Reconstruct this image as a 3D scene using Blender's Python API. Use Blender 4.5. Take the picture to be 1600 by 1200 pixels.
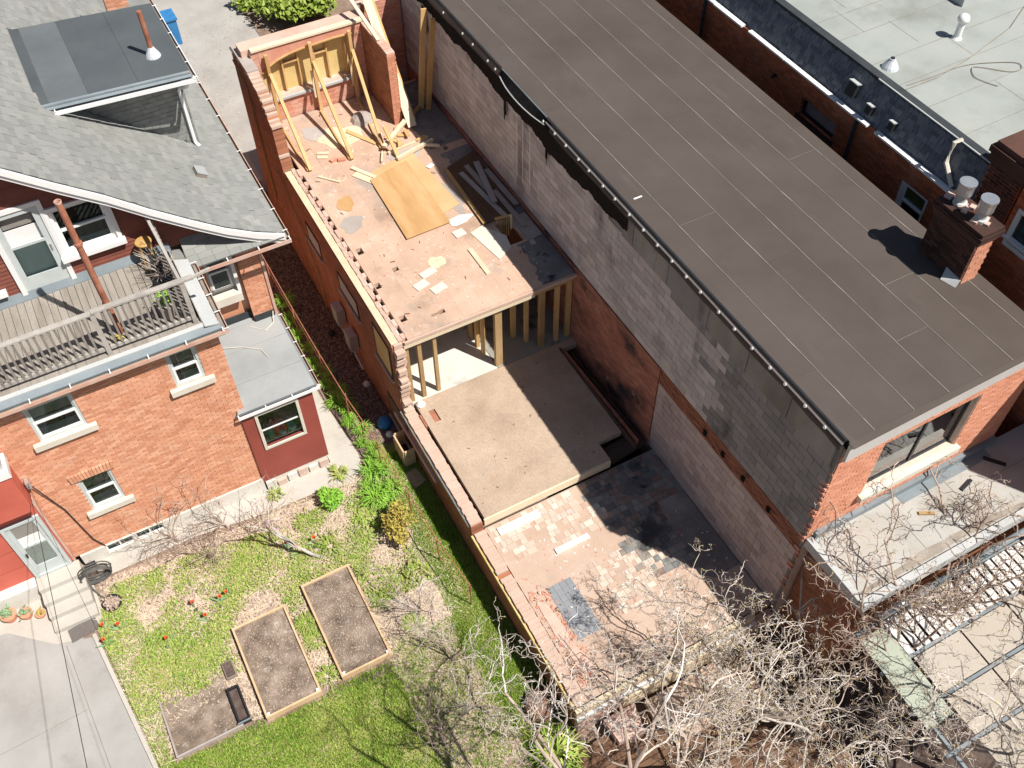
import bpy, math, random
import numpy as np
from mathutils import Vector, Matrix
R = random.Random(11)
for o in list(bpy.data.objects): bpy.data.objects.remove(o)
scene = bpy.context.scene
COL = scene.collection

# ------------------------------------------------------------------ camera
F_PX, PITCH, ROLL, YAW = 1553.07, math.radians(51.24), math.radians(-0.741), math.radians(27.881)
CAM = np.array([-4.6006, -5.4647, 19.682])
_fw = np.array([math.sin(YAW)*math.cos(PITCH), math.cos(YAW)*math.cos(PITCH), -math.sin(PITCH)])
_rt = np.array([math.cos(YAW), -math.sin(YAW), 0.0])
_up = np.cross(_rt, _fw)
_r2 = _rt*math.cos(ROLL) + _up*math.sin(ROLL)
_u2 = -_rt*math.sin(ROLL) + _up*math.cos(ROLL)
cd = bpy.data.cameras.new('camera'); cam = bpy.data.objects.new('camera', cd); COL.objects.link(cam)
cam.matrix_world = Matrix(((_r2[0], _u2[0], -_fw[0], CAM[0]), (_r2[1], _u2[1], -_fw[1], CAM[1]),
                           (_r2[2], _u2[2], -_fw[2], CAM[2]), (0, 0, 0, 1)))
cd.sensor_width = 36; cd.lens = F_PX/1600*36; cd.clip_start = 0.5; cd.clip_end = 1500
scene.camera = cam

# ------------------------------------------------------------------ light
SUN = Vector((0.345, -0.56, 1.0)).normalized()
w = bpy.data.worlds.new('World'); scene.world = w; w.use_nodes = True
wn = w.node_tree; sky = wn.nodes.new('ShaderNodeTexSky'); sky.sky_type = 'NISHITA'; sky.sun_disc = False
sky.sun_elevation = math.asin(SUN.z); sky.sun_rotation = math.atan2(SUN.x, SUN.y)
bg = wn.nodes['Background']; bg.inputs[1].default_value = 0.05
wn.links.new(sky.outputs[0], bg.inputs[0])
ld = bpy.data.lights.new('sun', 'SUN'); ld.energy = 5.0; ld.angle = math.radians(0.5); ld.color = (1.0, 0.955, 0.885)
lo = bpy.data.objects.new('sun', ld); COL.objects.link(lo); lo.rotation_euler = SUN.to_track_quat('Z', 'Y').to_euler()
lo.location = (10, -20, 40)
vs = scene.view_settings; vs.view_transform = 'Standard'; vs.look = 'None'; vs.gamma = 1; vs.exposure = 0.42
vs.use_curve_mapping = False

# ------------------------------------------------------------------ helpers
def proj(p):
    d = np.asarray(p, float) - CAM; wz = d @ _fw
    return 800 + F_PX*(d @ _r2)/wz, 600 - F_PX*(d @ _u2)/wz, wz

class S:                                   # collects geometry for one mesh
    def __init__(s): s.v = []; s.f = []; s.r = []
    def add(s, V, F, rnd=None):
        n = len(s.v); s.v.extend([tuple(map(float, p)) for p in V]); s.f.extend([tuple(i+n for i in f) for f in F])
        s.r.extend([R.random() if rnd is None else rnd]*len(V)); return s
    def box(s, x0, x1, y0, y1, z0, z1):
        return s.add([(x0,y0,z0),(x1,y0,z0),(x1,y1,z0),(x0,y1,z0),(x0,y0,z1),(x1,y0,z1),(x1,y1,z1),(x0,y1,z1)], BF)
    def obox(s, c, a, b, d):               # centre and three half vectors
        c, a, b, d = map(np.asarray, (c, a, b, d))
        return s.add([c-a-b-d, c+a-b-d, c+a+b-d, c-a+b-d, c-a-b+d, c+a-b+d, c+a+b+d, c-a+b+d], BF)
    def beam(s, p, q, wd, h, up=(0,0,1)):
        p, q = np.array(p, float), np.array(q, float); d = q-p; L = np.linalg.norm(d); d /= L
        u = np.array(up, float); sd = np.cross(d, u)
        if np.linalg.norm(sd) < 1e-4: sd = np.cross(d, (1.0, 0, 0))
        sd /= np.linalg.norm(sd); u = np.cross(sd, d)
        return s.obox((p+q)/2, d*L/2, sd*wd/2, u*h/2)
    def tube(s, pts, r, n=6, cap=True):
        P = [np.array(p, float) for p in pts]; k = len(P); rr = r if hasattr(r, '__len__') else [r]*k
        V = []; F = []; ref = np.array((0.31, 0.17, 0.93))
        for i in range(k):
            t = P[min(i+1, k-1)] - P[max(i-1, 0)]; t = t/(np.linalg.norm(t)+1e-9)
            a = np.cross(t, ref)
            if np.linalg.norm(a) < 1e-3: a = np.cross(t, (1.0, 0, 0))
            a /= np.linalg.norm(a); b = np.cross(t, a)
            for j in range(n):
                an = 2*math.pi*j/n; V.append(P[i] + rr[i]*(math.cos(an)*a + math.sin(an)*b))
        for i in range(k-1):
            for j in range(n):
                F.append((i*n+j, i*n+(j+1) % n, (i+1)*n+(j+1) % n, (i+1)*n+j))
        if cap: F.append(tuple(range(n))[::-1]); F.append(tuple((k-1)*n+j for j in range(n)))
        return s.add(V, F)
    def lathe(s, c, prof, n=12, cap=True): # prof: (radius, z) pairs
        V = []; F = []
        for r, z in prof:
            for j in range(n):
                a = 2*math.pi*j/n; V.append((c[0]+r*math.cos(a), c[1]+r*math.sin(a), c[2]+z))
        for i in range(len(prof)-1):
            for j in range(n): F.append((i*n+j, i*n+(j+1) % n, (i+1)*n+(j+1) % n, (i+1)*n+j))
        if cap: F.append(tuple(range(n))[::-1]); F.append(tuple((len(prof)-1)*n+j for j in range(n)))
        return s.add(V, F)
    def prism(s, poly, vec):
        n = len(poly); v = np.array(vec, float); V = [np.array(p, float) for p in poly]; V += [p+v for p in V]
        F = [tuple(range(n))[::-1], tuple(range(n, 2*n))] + [(i, (i+1) % n, (i+1) % n+n, i+n) for i in range(n)]
        return s.add(V, F)
    def holed(s, ax, p0, p1, u0, u1, z0, z1, holes=()):   # slab with rectangular openings
        us = sorted({u0, u1} | {min(max(h[i], u0), u1) for h in holes for i in (0, 1)})
        zs = sorted({z0, z1} | {min(max(h[i], z0), z1) for h in holes for i in (2, 3)})
        for a, b in zip(us, us[1:]):
            for c, d in zip(zs, zs[1:]):
                m, k = (a+b)/2, (c+d)/2
                if any(h[0] < m < h[1] and h[2] < k < h[3] for h in holes): continue
                s.box(a, b, p0, p1, c, d) if ax == 'y' else s.box(p0, p1, a, b, c, d)
        return s
BF = [(3,2,1,0),(4,5,6,7),(0,1,5,4),(1,2,6,5),(2,3,7,6),(3,0,4,7)]
BASE = {}

def mkmesh(name, s, base, mat, smooth=False):
    me = bpy.data.meshes.new(name); b = np.array(base)
    me.from_pydata((np.array(s.v, float).reshape(-1, 3)-b).tolist(), [], s.f)
    at = me.attributes.new('rnd', 'FLOAT', 'POINT'); at.data.foreach_set('value', np.array(s.r, np.float32))
    me.materials.append(mat)
    if smooth: me.polygons.foreach_set('use_smooth', [True]*len(me.polygons))
    me.update(); return me
def thing(name, label, cat, base=(0, 0, 0), group=None):
    o = bpy.data.objects.new(name, None); COL.objects.link(o); o.location = base; o.empty_display_size = .2
    o['label'] = label; o['category'] = cat
    if group: o['group'] = group
    BASE[o] = tuple(base); return o
def part(parent, name, s, mat, smooth=False, label=None, kind=None):
    b = BASE[parent]; o = bpy.data.objects.new(name, mkmesh(name, s, b, mat, smooth)); COL.objects.link(o)
    o.parent = parent; BASE[o] = b
    if label: o['label'] = label
    if kind: o['kind'] = kind
    return o
def single(name, s, mat, label, cat, base=None, group=None, smooth=False):
    if base is None:
        a = np.array(s.v); base = (float(a[:,0].mean()), float(a[:,1].mean()), float(a[:,2].min()))
    o = bpy.data.objects.new(name, mkmesh(name, s, base, mat, smooth)); COL.objects.link(o); o.location = base
    o['label'] = label; o['category'] = cat; BASE[o] = tuple(base)
    if group: o['group'] = group
    return o
def struct(name, s, mat, kind='structure', smooth=False, label=None, cat=None):
    o = bpy.data.objects.new(name, mkmesh(name, s, (0,0,0), mat, smooth)); COL.objects.link(o); o['kind'] = kind; BASE[o] = (0,0,0)
    if label: o['label'] = label; o['category'] = cat
    return o
def dup(root, loc, label=None, rz=0.0):
    r = root.copy(); COL.objects.link(r); r.location = loc; r.rotation_euler = (0, 0, rz); BASE[r] = BASE[root]
    if label: r['label'] = label
    for c in list(root.children):
        k = c.copy(); COL.objects.link(k); k.parent = r
        for g in list(c.children):
            q = g.copy(); COL.objects.link(q); q.parent = k
    return r
UNIT = {}
def unit(mat):
    if mat.name not in UNIT:
        s = S(); q = .5; e = .045        # slightly chamfered top face so that edges catch light
        s.add([(-q,-q,-q),(q,-q,-q),(q,q,-q),(-q,q,-q),(-q,-q,q),(q,-q,q),(q,q,q),(-q,q,q)], BF, 0.0)
        UNIT[mat.name] = mkmesh('piece', s, (0,0,0), mat)
    return UNIT[mat.name]
def pieces(parent, name, items, mat, limit=300, restname=None):
    """items: (centre, half_a, half_b, half_c) world vectors; the largest in view become own objects, the rest one mesh"""
    sc = []
    for i, (c, a, b, d) in enumerate(items):
        u, v, wz = proj(c); area = (np.linalg.norm(a)*np.linalg.norm(b)+np.linalg.norm(a)*np.linalg.norm(d))/wz**2
        sc.append((area if (-10 < u < 1610 and -10 < v < 1210) else -1, i))
    sc.sort(reverse=True)
    keep = [i for a, i in sc[:limit] if a > 0]; ks = set(keep); base = np.array(BASE[parent]); me = unit(mat)
    for i in keep:
        c, a, b, d = [np.array(q, float) for q in items[i]]
        o = bpy.data.objects.new(name, me); COL.objects.link(o); o.parent = parent
        c = c-base; m = Matrix(((2*a[0],2*b[0],2*d[0],c[0]),(2*a[1],2*b[1],2*d[1],c[1]),(2*a[2],2*b[2],2*d[2],c[2]),(0,0,0,1)))
        o.matrix_local = m
    rest = [it for i, it in enumerate(items) if i not in ks]
    if rest:
        s = S()
        for it in rest: s.obox(*it)
        part(parent, restname or name+'_courses', s, mat, kind='stuff')
def brickgrid(ax, p, out, u0, u1, z0, z1, holes=(), L=.225, H=.076, m=.010, dp=.05, jit=.004):
    """running bond on plane ax=p, bricks stick out to p+out*0.006"""
    items = []; row = 0; z = z0
    while z < z1-.02:
        zz = min(z+H-m, z1); u = u0 - (L/2 if row % 2 else 0)
        while u < u1:
            a, b = max(u, u0), min(u+L-m, u1); u += L
            spans = [(a, b)]
            for h in holes:
                if h[3] > z+.01 and h[2] < zz-.01:
                    ns = []
                    for x, y in spans:
                        if h[1] <= x or h[0] >= y: ns.append((x, y)); continue
                        if h[0] > x: ns.append((x, h[0]))
                        if h[1] < y: ns.append((h[1], y))
                    spans = ns
            for x, y in spans:
                if y-x < .03: continue
                j = R.uniform(-jit, jit); cu = (x+y)/2; cz = (z+zz)/2; pc = p + out*(j+.004-dp/2)
                if ax == 'y': items.append(((cu, pc, cz), ((y-x)/2,0,0), (0,dp/2,0), (0,0,(zz-z)/2)))
                else: items.append(((pc, cu, cz), (0,(y-x)/2,0), (dp/2,0,0), (0,0,(zz-z)/2)))
        z += H; row += 1
    return items

# ------------------------------------------------------------------ materials
def mk(name, cols, sc=2.0, rough=.85, rv=0.0, bump=0.0, bsc=40, st=(1,1,1), spots=(), metal=0.0, spec=.3, grain=.14,
       gsc=55, brick=None, contrast=.22, k=1.0):
    cols = [tuple(c_*k for c_ in c) for c in cols]; spots = [(tuple(c_*k for c_ in q[0]),)+tuple(q[1:]) for q in spots]
    m = bpy.data.materials.new(name); m.use_nodes = True; nt = m.node_tree; N = nt.nodes; Lk = nt.links
    bs = N['Principled BSDF']; bs.inputs['Roughness'].default_value = rough; bs.inputs['Metallic'].default_value = metal
    bs.inputs['Specular IOR Level'].default_value = spec
    def nd(t, **k):
        n = N.new('ShaderNode'+t)
        for a, b in k.items(): setattr(n, a, b)
        return n
    def put(sock, v):
        if hasattr(v, 'is_linked') or hasattr(v, 'links'): Lk.new(v, sock)
        else: sock.default_value = v
    def math_(op, a, b=0.0, c=None):
        n = nd('Math', operation=op); put(n.inputs[0], a); put(n.inputs[1], b)
        if c is not None: put(n.inputs[2], c)
        return n.outputs[0]
    def noise(vec, s, d=6, r=.6):
        n = nd('TexNoise'); n.inputs['Scale'].default_value = s; n.inputs['Detail'].default_value = d
        n.inputs['Roughness'].default_value = r; Lk.new(vec, n.inputs['Vector']); return n.outputs['Fac']
    def rng_(v, a, b, c=0.0, d=1.0):
        n = nd('MapRange'); put(n.inputs[0], v); n.inputs[1].default_value = a; n.inputs[2].default_value = b
        n.inputs[3].default_value = c; n.inputs[4].default_value = d; return n.outputs[0]
    def mix(f, a, b, bt='MIX'):
        n = nd('Mix', data_type='RGBA', blend_type=bt); put(n.inputs['Factor'], f)
        for s_, v in ((n.inputs[6], a), (n.inputs[7], b)):
            if isinstance(v, tuple): s_.default_value = (*v, 1)
            else: Lk.new(v, s_)
        return n.outputs[2]
    geo = nd('NewGeometry'); pos = geo.outputs['Position']
    def mapped(stv, off=0.0):
        mp = nd('Mapping'); mp.inputs['Scale'].default_value = stv; mp.inputs['Location'].default_value = (off, off*.7, off*1.3)
        Lk.new(pos, mp.inputs['Vector']); return mp.outputs[0]
    at = nd('Attribute', attribute_name='rnd'); oi = nd('ObjectInfo')
    rnd = math_('FRACT', math_('ADD', at.outputs['Fac'], oi.outputs['Random']))
    t = rng_(noise(mapped(st), sc), .5-contrast, .5+contrast)
    if rv: t = math_('ADD', math_('MULTIPLY', t, 1-rv), math_('MULTIPLY', rnd, rv))
    rp = nd('ValToRGB'); el = rp.color_ramp.elements; kc = len(cols)
    while len(el) < kc: el.new(.5)
    for i, c in enumerate(cols): el[i].position = i/(kc-1) if kc > 1 else 0; el[i].color = (*c, 1)
    Lk.new(t, rp.inputs[0]); col = rp.outputs[0]
    if brick:
        axis, bw, bh, mcol = brick; sp = nd('SeparateXYZ'); Lk.new(pos, sp.inputs[0]); cb = nd('CombineXYZ')
        Lk.new(sp.outputs[0 if axis == 'x' else 1], cb.inputs[0]); Lk.new(sp.outputs[2], cb.inputs[1])
        bt = nd('TexBrick'); bt.inputs['Scale'].default_value = 1; bt.inputs['Brick Width'].default_value = bw
        bt.inputs['Row Height'].default_value = bh; bt.inputs['Mortar Size'].default_value = .006; bt.inputs['Mortar Smooth'].default_value = .3
        bt.inputs['Color1'].default_value = (.7,.7,.7,1); bt.inputs['Color2'].default_value = (1.2,1.2,1.2,1)
        Lk.new(cb.outputs[0], bt.inputs['Vector'])
        col = mix(1.0, col, bt.outputs['Color'], 'MULTIPLY'); col = mix(bt.outputs['Fac'], col, mcol)
    for i, sp_ in enumerate(spots):
        c, s_, lo_, hi_ = sp_[:4]; stv = sp_[4] if len(sp_) > 4 else (1,1,1); amt = sp_[5] if len(sp_) > 5 else 1.0
        f = rng_(noise(mapped(stv, 3.7+5.1*i), s_, 5, .65), lo_, hi_, 0, amt); col = mix(f, col, c)
    if grain:
        g = rng_(noise(mapped((1,1,1), 9.0), gsc, 3, .7), .25, .75, 1-grain, 1+grain)
        gm = nd('CombineColor'); [Lk.new(g, gm.inputs[i]) for i in range(3)]
        col = mix(1.0, col, gm.outputs[0], 'MULTIPLY')
    Lk.new(col, bs.inputs['Base Color'])
    if bump:
        b = nd('Bump'); b.inputs['Strength'].default_value = bump; b.inputs['Distance'].default_value = .02
        Lk.new(noise(mapped(st, 1.0), bsc, 5, .65), b.inputs['Height']); Lk.new(b.outputs[0], bs.inputs['Normal'])
    return m
def glassmat(name, tint=(.75,.85,.82), refl=.16):
    m = bpy.data.materials.new(name); m.use_nodes = True; nt = m.node_tree; N = nt.nodes
    N.remove(N['Principled BSDF']); tr = N.new('ShaderNodeBsdfTransparent'); gl = N.new('ShaderNodeBsdfGlossy'); mx = N.new('ShaderNodeMixShader')
    lw = N.new('ShaderNodeLayerWeight'); lw.inputs[0].default_value = .13; ma = N.new('ShaderNodeMath'); ma.operation = 'ADD'; ma.inputs[1].default_value = refl*.5
    nt.links.new(lw.outputs['Fresnel'], ma.inputs[0]); nt.links.new(ma.outputs[0], mx.inputs[0])
    tr.inputs[0].default_value = (*tint, 1); gl.inputs['Roughness'].default_value = .02; gl.inputs[0].default_value = (.9,.95,1,1)
    nt.links.new(tr.outputs[0], mx.inputs[1]); nt.links.new(gl.outputs[0], mx.inputs[2]); nt.links.new(mx.outputs[0], N['Material Output'].inputs[0])
    return m
M = {}
M['hbrick'] = mk('house_brick', [(.40,.17,.105),(.56,.255,.15),(.63,.315,.195),(.50,.215,.125),(.67,.36,.235),(.60,.28,.165)], 1.2, rv=.75, bump=.25, grain=.2,
                 spots=[((.62,.45,.34), 2.2, .56, .8, (1,1,1), .5)], k=1.08)
M['hmortar'] = mk('pale_mortar', [(.55,.42,.34),(.68,.56,.47)], 6, bump=.3)
M['rbrick'] = mk('ruin_brick', [(.40,.14,.09),(.55,.23,.15),(.62,.30,.21),(.48,.19,.13)], 1.5, rv=.7, bump=.3, grain=.2,
                 spots=[((.66,.47,.38), 1.7, .5, .75, (1,1,1), .65), ((.10,.07,.06), 1.1, .62, .75)])
M['rmortar'] = mk('old_mortar', [(.48,.34,.28),(.62,.47,.40)], 5, bump=.4)
M['dustybrick'] = mk('dusty_brick', [(.50,.27,.20),(.62,.40,.32),(.68,.50,.42)], 2, rv=.4, bump=.4, grain=.2)
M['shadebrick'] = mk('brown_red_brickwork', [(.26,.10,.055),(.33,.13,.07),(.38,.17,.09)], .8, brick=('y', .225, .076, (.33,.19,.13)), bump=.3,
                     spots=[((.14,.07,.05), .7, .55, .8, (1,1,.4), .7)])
M['wbrick'] = mk('deep_red_brickwork', [(.22,.055,.025),(.28,.075,.03),(.25,.08,.035)], .7, brick=('y', .215, .07, (.20,.085,.05)), bump=.25,
                 spots=[((.30,.12,.07), .8, .52, .8)], k=2.0)
M['bbrick'] = mk('orange_brick', [(.50,.21,.13),(.60,.27,.17),(.66,.33,.22)], 1.5, rv=.75, bump=.2, grain=.16)
M['chbrick'] = mk('soot_shade_chimney_brick', [(.035,.022,.02),(.08,.04,.03),(.16,.075,.055),(.10,.05,.04)], 1.2, rv=.6, bump=.3, grain=.25, k=0.65)  # soot colour, darkened further for the shaded left face
M['redbrickshade'] = mk('charred_brick', [(.20,.075,.05),(.29,.11,.075),(.34,.15,.10)], 1.2, brick=('y', .215, .075, (.30,.19,.15)), bump=.5,
                        spots=[((.02,.018,.02), .8, .50, .66, (1,.6,1.2)), ((.40,.32,.29), 3.5, .62, .72, (1,1,1), .5)], k=1.3)
M['block'] = mk('cinder_block', [(.20,.185,.185),(.28,.262,.26),(.35,.325,.32),(.24,.215,.215),(.42,.395,.385)], .8, rv=.75, bump=.3, grain=.16,
                spots=[((.42,.40,.40), .8, .52, .75, (1,1,.5), .5), ((.34,.19,.14), 2.6, .68, .74, (1,1,.5), .6), ((.06,.057,.06), .8, .57, .74, (1,1,.3), .85)], k=1.55)
M['blockdark'] = mk('sooty_cinder_block', [(.11,.108,.112),(.16,.155,.158),(.20,.192,.19),(.13,.125,.128),(.25,.24,.235)], .8, rv=.75, bump=.3, grain=.16,
                spots=[((.045,.044,.046), 1.0, .56, .72, (1,1,.35), .85)], k=1.45)
M['blockpink'] = mk('pinkish_cinder_block', [(.25,.20,.19),(.33,.27,.255),(.38,.315,.30),(.28,.23,.215)], .8, rv=.75, bump=.3, grain=.16,
                spots=[((.34,.16,.11), 2.2, .64, .72, (1,1,.5), .7), ((.09,.08,.08), .9, .62, .78, (1,1,.35), .7)], k=1.3)
M['redband'] = mk('rust_red_brick', [(.17,.065,.04),(.26,.10,.06),(.32,.13,.08),(.12,.055,.04)], 1.0, rv=.7, bump=.4, grain=.2, spots=[((.03,.025,.025), 1.2, .58, .7)])
M['blockmortar'] = mk('block_mortar', [(.17,.16,.155),(.25,.235,.225)], 3, bump=.4)
M['tar'] = mk('black_tar', [(.006,.006,.007),(.016,.014,.014)], 6, rough=.9, spec=.1, bump=.7, bsc=14)
M['roofbrown'] = mk('brown_roll_roofing', [(.092,.073,.062),(.112,.090,.078),(.128,.106,.093)], .6, rv=.18, rough=.92, bump=.12, bsc=160, grain=.16, gsc=180,
                    spots=[((.165,.15,.135), 1.6, .62, .8, (1.6,.35,1), .5), ((.075,.06,.052), .5, .55, .75, (1,.5,1), .6), ((.20,.185,.17), 7, .70, .76, (1,.3,1), .5)], k=0.76)
M['seam'] = mk('pale_seam', [(.17,.15,.13),(.22,.20,.175),(.28,.26,.23)], 3, rough=.9, st=(1,.6,1))
M['fascia'] = mk('grey_metal_fascia', [(.46,.45,.43),(.52,.51,.49)], 1, rough=.55)
M['white'] = mk('white_paint', [(.78,.77,.75),(.84,.84,.83)], 3, rough=.5, grain=.04, k=0.95)
M['offwhite'] = mk('cream_stone', [(.66,.60,.50),(.76,.71,.62)], 3, rough=.8, bump=.1, k=0.88)
M['greyframe'] = mk('grey_green_frame', [(.46,.50,.49),(.54,.58,.57)], 3, rough=.5, grain=.05)
M['shingle'] = mk('grey_green_shingle', [(.30,.31,.29),(.36,.37,.345),(.42,.42,.395),(.33,.335,.32),(.47,.465,.43)], 1.0, rv=.8, bump=.25, bsc=120, grain=.16, gsc=120, k=0.68)
M['shinglebase'] = mk('shingle_underlay', [(.20,.20,.19),(.25,.25,.24)], 3)
M['slate'] = mk('blue_grey_shingle', [(.075,.085,.10),(.11,.12,.14),(.145,.155,.175),(.18,.185,.20)], 1.0, rv=.85, rough=.8, bump=.3, grain=.2, gsc=90, contrast=.16, k=1.2)
M['slatebase'] = mk('slate_underlay', [(.03,.035,.04),(.05,.055,.06)], 3)
M['flatgreen'] = mk('pale_roof_membrane', [(.44,.47,.44),(.57,.61,.57),(.64,.66,.61)], .5, rough=.75, bump=.08, grain=.08,
                    spots=[((.36,.37,.32), .5, .54, .74, (1,1,1), .75), ((.44,.40,.33), 1.1, .62, .8, (1,1,1), .6)], k=0.55)
M['darkroof'] = mk('charcoal_membrane', [(.060,.070,.076),(.080,.091,.098),(.098,.110,.117)], .6, rough=.75, bump=.1, grain=.1)
M['greyroof'] = mk('light_grey_membrane', [(.33,.34,.34),(.40,.41,.41),(.44,.45,.44)], .7, rough=.75, bump=.08, grain=.08, spots=[((.30,.29,.27), 2.5, .60, .8, (1,1,1), .5)], k=0.85)
M['redsiding'] = mk('red_painted_board', [(.25,.058,.045),(.33,.078,.06)], 1.2, rough=.6, grain=.08)
M['redbright'] = mk('coral_painted_board', [(.46,.10,.07),(.58,.14,.095)], 1.0, rough=.6, grain=.06)
M['deck'] = mk('weathered_deck_board', [(.29,.25,.21),(.41,.365,.315),(.50,.45,.39),(.35,.305,.26)], 3.0, rv=.45, st=(2.5,.35,2.5), bump=.3, bsc=25, grain=.2,
               spots=[((.22,.15,.09), 2.0, .66, .74, (2,.6,1), .8)], k=0.66)
M['railwood'] = mk('grey_rail_wood', [(.27,.245,.22),(.40,.37,.335),(.50,.47,.43)], 4.0, rv=.4, bump=.3, grain=.2)
M['baluster'] = mk('dark_weathered_wood', [(.20,.18,.16),(.29,.265,.24)], 4.0, rv=.5, bump=.3, grain=.2)
M['gutter'] = mk('faded_copper_gutter', [(.50,.28,.21),(.60,.37,.29),(.55,.45,.40)], 2.5, rough=.6)
M['gutterin'] = mk('gutter_inside', [(.20,.17,.14),(.30,.26,.22)], 4)
M['whitegutter'] = mk('white_gutter', [(.74,.76,.77),(.80,.81,.82)], 2, rough=.45, grain=.04)
M['bluegrey'] = mk('blue_grey_flashing', [(.15,.18,.20),(.23,.265,.285)], 1.5, rough=.6)
M['palelead'] = mk('pale_lead_flashing', [(.50,.52,.52),(.60,.61,.60)], 2, rough=.65, k=0.8)
M['rust'] = mk('rusty_iron', [(.24,.085,.05),(.36,.14,.085),(.44,.21,.14)], 4, rough=.8, bump=.3, grain=.2)
M['cone'] = mk('pale_metal', [(.62,.65,.68),(.72,.74,.76)], 3, rough=.4, metal=.2)
M['steel'] = mk('galvanised_steel', [(.55,.57,.58),(.68,.69,.70)], 5, rough=.32, metal=.75)
M['gold'] = mk('oak_stool_wood', [(.42,.25,.08),(.55,.35,.13)], 5, rough=.5, grain=.12)
M['timber'] = mk('new_stud_timber', [(.44,.26,.10),(.55,.35,.15),(.64,.44,.22)], 3, rv=.5, rough=.75, st=(1,1,.6), grain=.14, bump=.15)
M['timberpale'] = mk('pale_cut_timber', [(.62,.49,.33),(.72,.60,.43),(.76,.65,.49)], 3, rv=.5, rough=.8, grain=.12, bump=.15, k=0.92)
M['timberold'] = mk('aged_stud_timber', [(.26,.155,.07),(.38,.25,.12),(.48,.34,.18)], 3, rv=.4, rough=.85, st=(1,1,.5), grain=.2, bump=.25)
M['timbergrey'] = mk('dusty_plank', [(.30,.255,.23),(.38,.33,.30),(.45,.42,.41)], 2.5, rv=.55, rough=.85, grain=.16)
M['ply'] = mk('orange_plywood', [(.42,.235,.095),(.52,.31,.14),(.58,.38,.20)], 1.1, rough=.75, st=(2.2,.5,1), grain=.12,
              spots=[((.42,.21,.07), 2.2, .60, .75, (3,.6,1), .6)])
M['plypale'] = mk('pale_plywood', [(.68,.53,.34),(.74,.61,.43)], 1.3, rough=.8, grain=.1)
M['osb'] = mk('yellow_plywood', [(.54,.38,.14),(.64,.48,.21),(.70,.56,.29)], 1.2, rough=.75, grain=.12)
M['ufloor'] = mk('dusty_pink_subfloor', [(.42,.28,.20),(.58,.40,.295),(.67,.45,.335),(.72,.54,.42)], 1.0, bump=.3, bsc=60, grain=.18, gsc=40,
                 spots=[((.36,.33,.30), .62, .55, .68, (1,1,1), .75), ((.62,.36,.26), 1.3, .57, .74, (1,1,1), .6), ((.74,.63,.53), 2.6, .58, .72, (1,1,1), .6), ((.30,.22,.17), 3.2, .62, .74, (1,1,1), .55),
                        ((.34,.21,.15), 6.0, .68, .74, (1,1,1), .6)], k=0.84)
M['usheet'] = mk('dusty_subfloor_sheet', [(.42,.28,.20),(.58,.40,.295),(.67,.45,.335),(.72,.54,.42)], 1.0, bump=.3, bsc=60, grain=.18, gsc=40,
                 spots=[((.36,.33,.30), .62, .55, .68, (1,1,1), .75), ((.62,.36,.26), 1.3, .57, .74, (1,1,1), .6), ((.74,.63,.53), 2.6, .58, .72, (1,1,1), .6), ((.30,.22,.17), 3.2, .62, .74, (1,1,1), .55),
                        ((.34,.21,.15), 6.0, .68, .74, (1,1,1), .6)], k=0.84, rv=.38)
M['darkfloor'] = mk('dark_subfloor', [(.10,.095,.10),(.17,.16,.155),(.25,.235,.225)], 1.1, bump=.3, grain=.25,
                 spots=[((.34,.35,.37), 2.4, .60, .72, (1,1,1), .7), ((.03,.03,.035), 1.5, .6, .7)])
M['mfloor'] = mk('worn_grey_subfloor', [(.42,.31,.225),(.54,.41,.305),(.62,.48,.37)], .8, bump=.25, bsc=70, grain=.22, gsc=32,
                 spots=[((.60,.44,.33), .9, .55, .75, (1,1,1), .6), ((.36,.31,.27), 1.4, .6, .75, (1,1,1), .6), ((.22,.16,.12), 7, .7, .76, (1,1,1), .5)], k=0.8)
M['nfloor'] = mk('pale_pink_screed', [(.55,.39,.295),(.66,.485,.375),(.72,.57,.47)], .8, bump=.2, bsc=50, grain=.14, gsc=40,
                 spots=[((.50,.41,.35), .8, .6, .72, (1,1,1), .7), ((.60,.38,.28), 1.3, .62, .76, (1,1,1), .5)], k=0.74)
M['wfloor'] = mk('plaster_dust_floor', [(.60,.55,.48),(.72,.68,.61),(.78,.74,.68)], 1.2, bump=.2, grain=.12, spots=[((.45,.42,.36), 1.3, .58, .68, (1,1,1), .7)], k=0.85)
M['tile'] = mk('mixed_floor_tile', [(.50,.30,.22),(.66,.55,.45),(.72,.64,.55),(.58,.44,.34),(.62,.60,.55)], 1.2, rv=.85, grain=.12, bump=.1, k=0.85)
M['sootshade'] = mk('soot_shade_screed', [(.14,.125,.115),(.24,.21,.19),(.36,.32,.28)], 1.3, bump=.3, grain=.25, spots=[((.05,.048,.05), 1.1, .58, .74, (1,1,1), .8)])  # soot and shadow tone in one colour
M['tiledark'] = mk('dark_floor_tile', [(.09,.09,.10),(.22,.22,.21),(.32,.30,.26),(.25,.16,.13),(.36,.34,.30)], 1.2, rv=.85, grain=.2, bump=.1, spots=[((.03,.035,.04), .9, .52, .66, (1,1,1), .85)])
M['slatetile'] = mk('slate_grey_tile', [(.22,.235,.255),(.27,.285,.305)], 2, rv=.5, grain=.12, rough=.6)
M['plaster'] = mk('white_plaster', [(.74,.71,.66),(.80,.78,.74)], 4, bump=.3, k=0.92)
M['soil'] = mk('garden_soil', [(.16,.11,.08),(.25,.18,.135),(.34,.26,.20)], 2.5, bump=.8, bsc=30, grain=.3, gsc=40)
M['bedsoil'] = mk('dry_bed_soil', [(.10,.075,.055),(.22,.17,.13),(.38,.31,.25)], 2.4, bump=.9, bsc=28, grain=.3, gsc=35, spots=[((.56,.52,.47), 5.0, .60, .70, (1,1,1), .6), ((.09,.065,.05), 1.2, .56, .7, (1,1,1), .7)])
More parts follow.
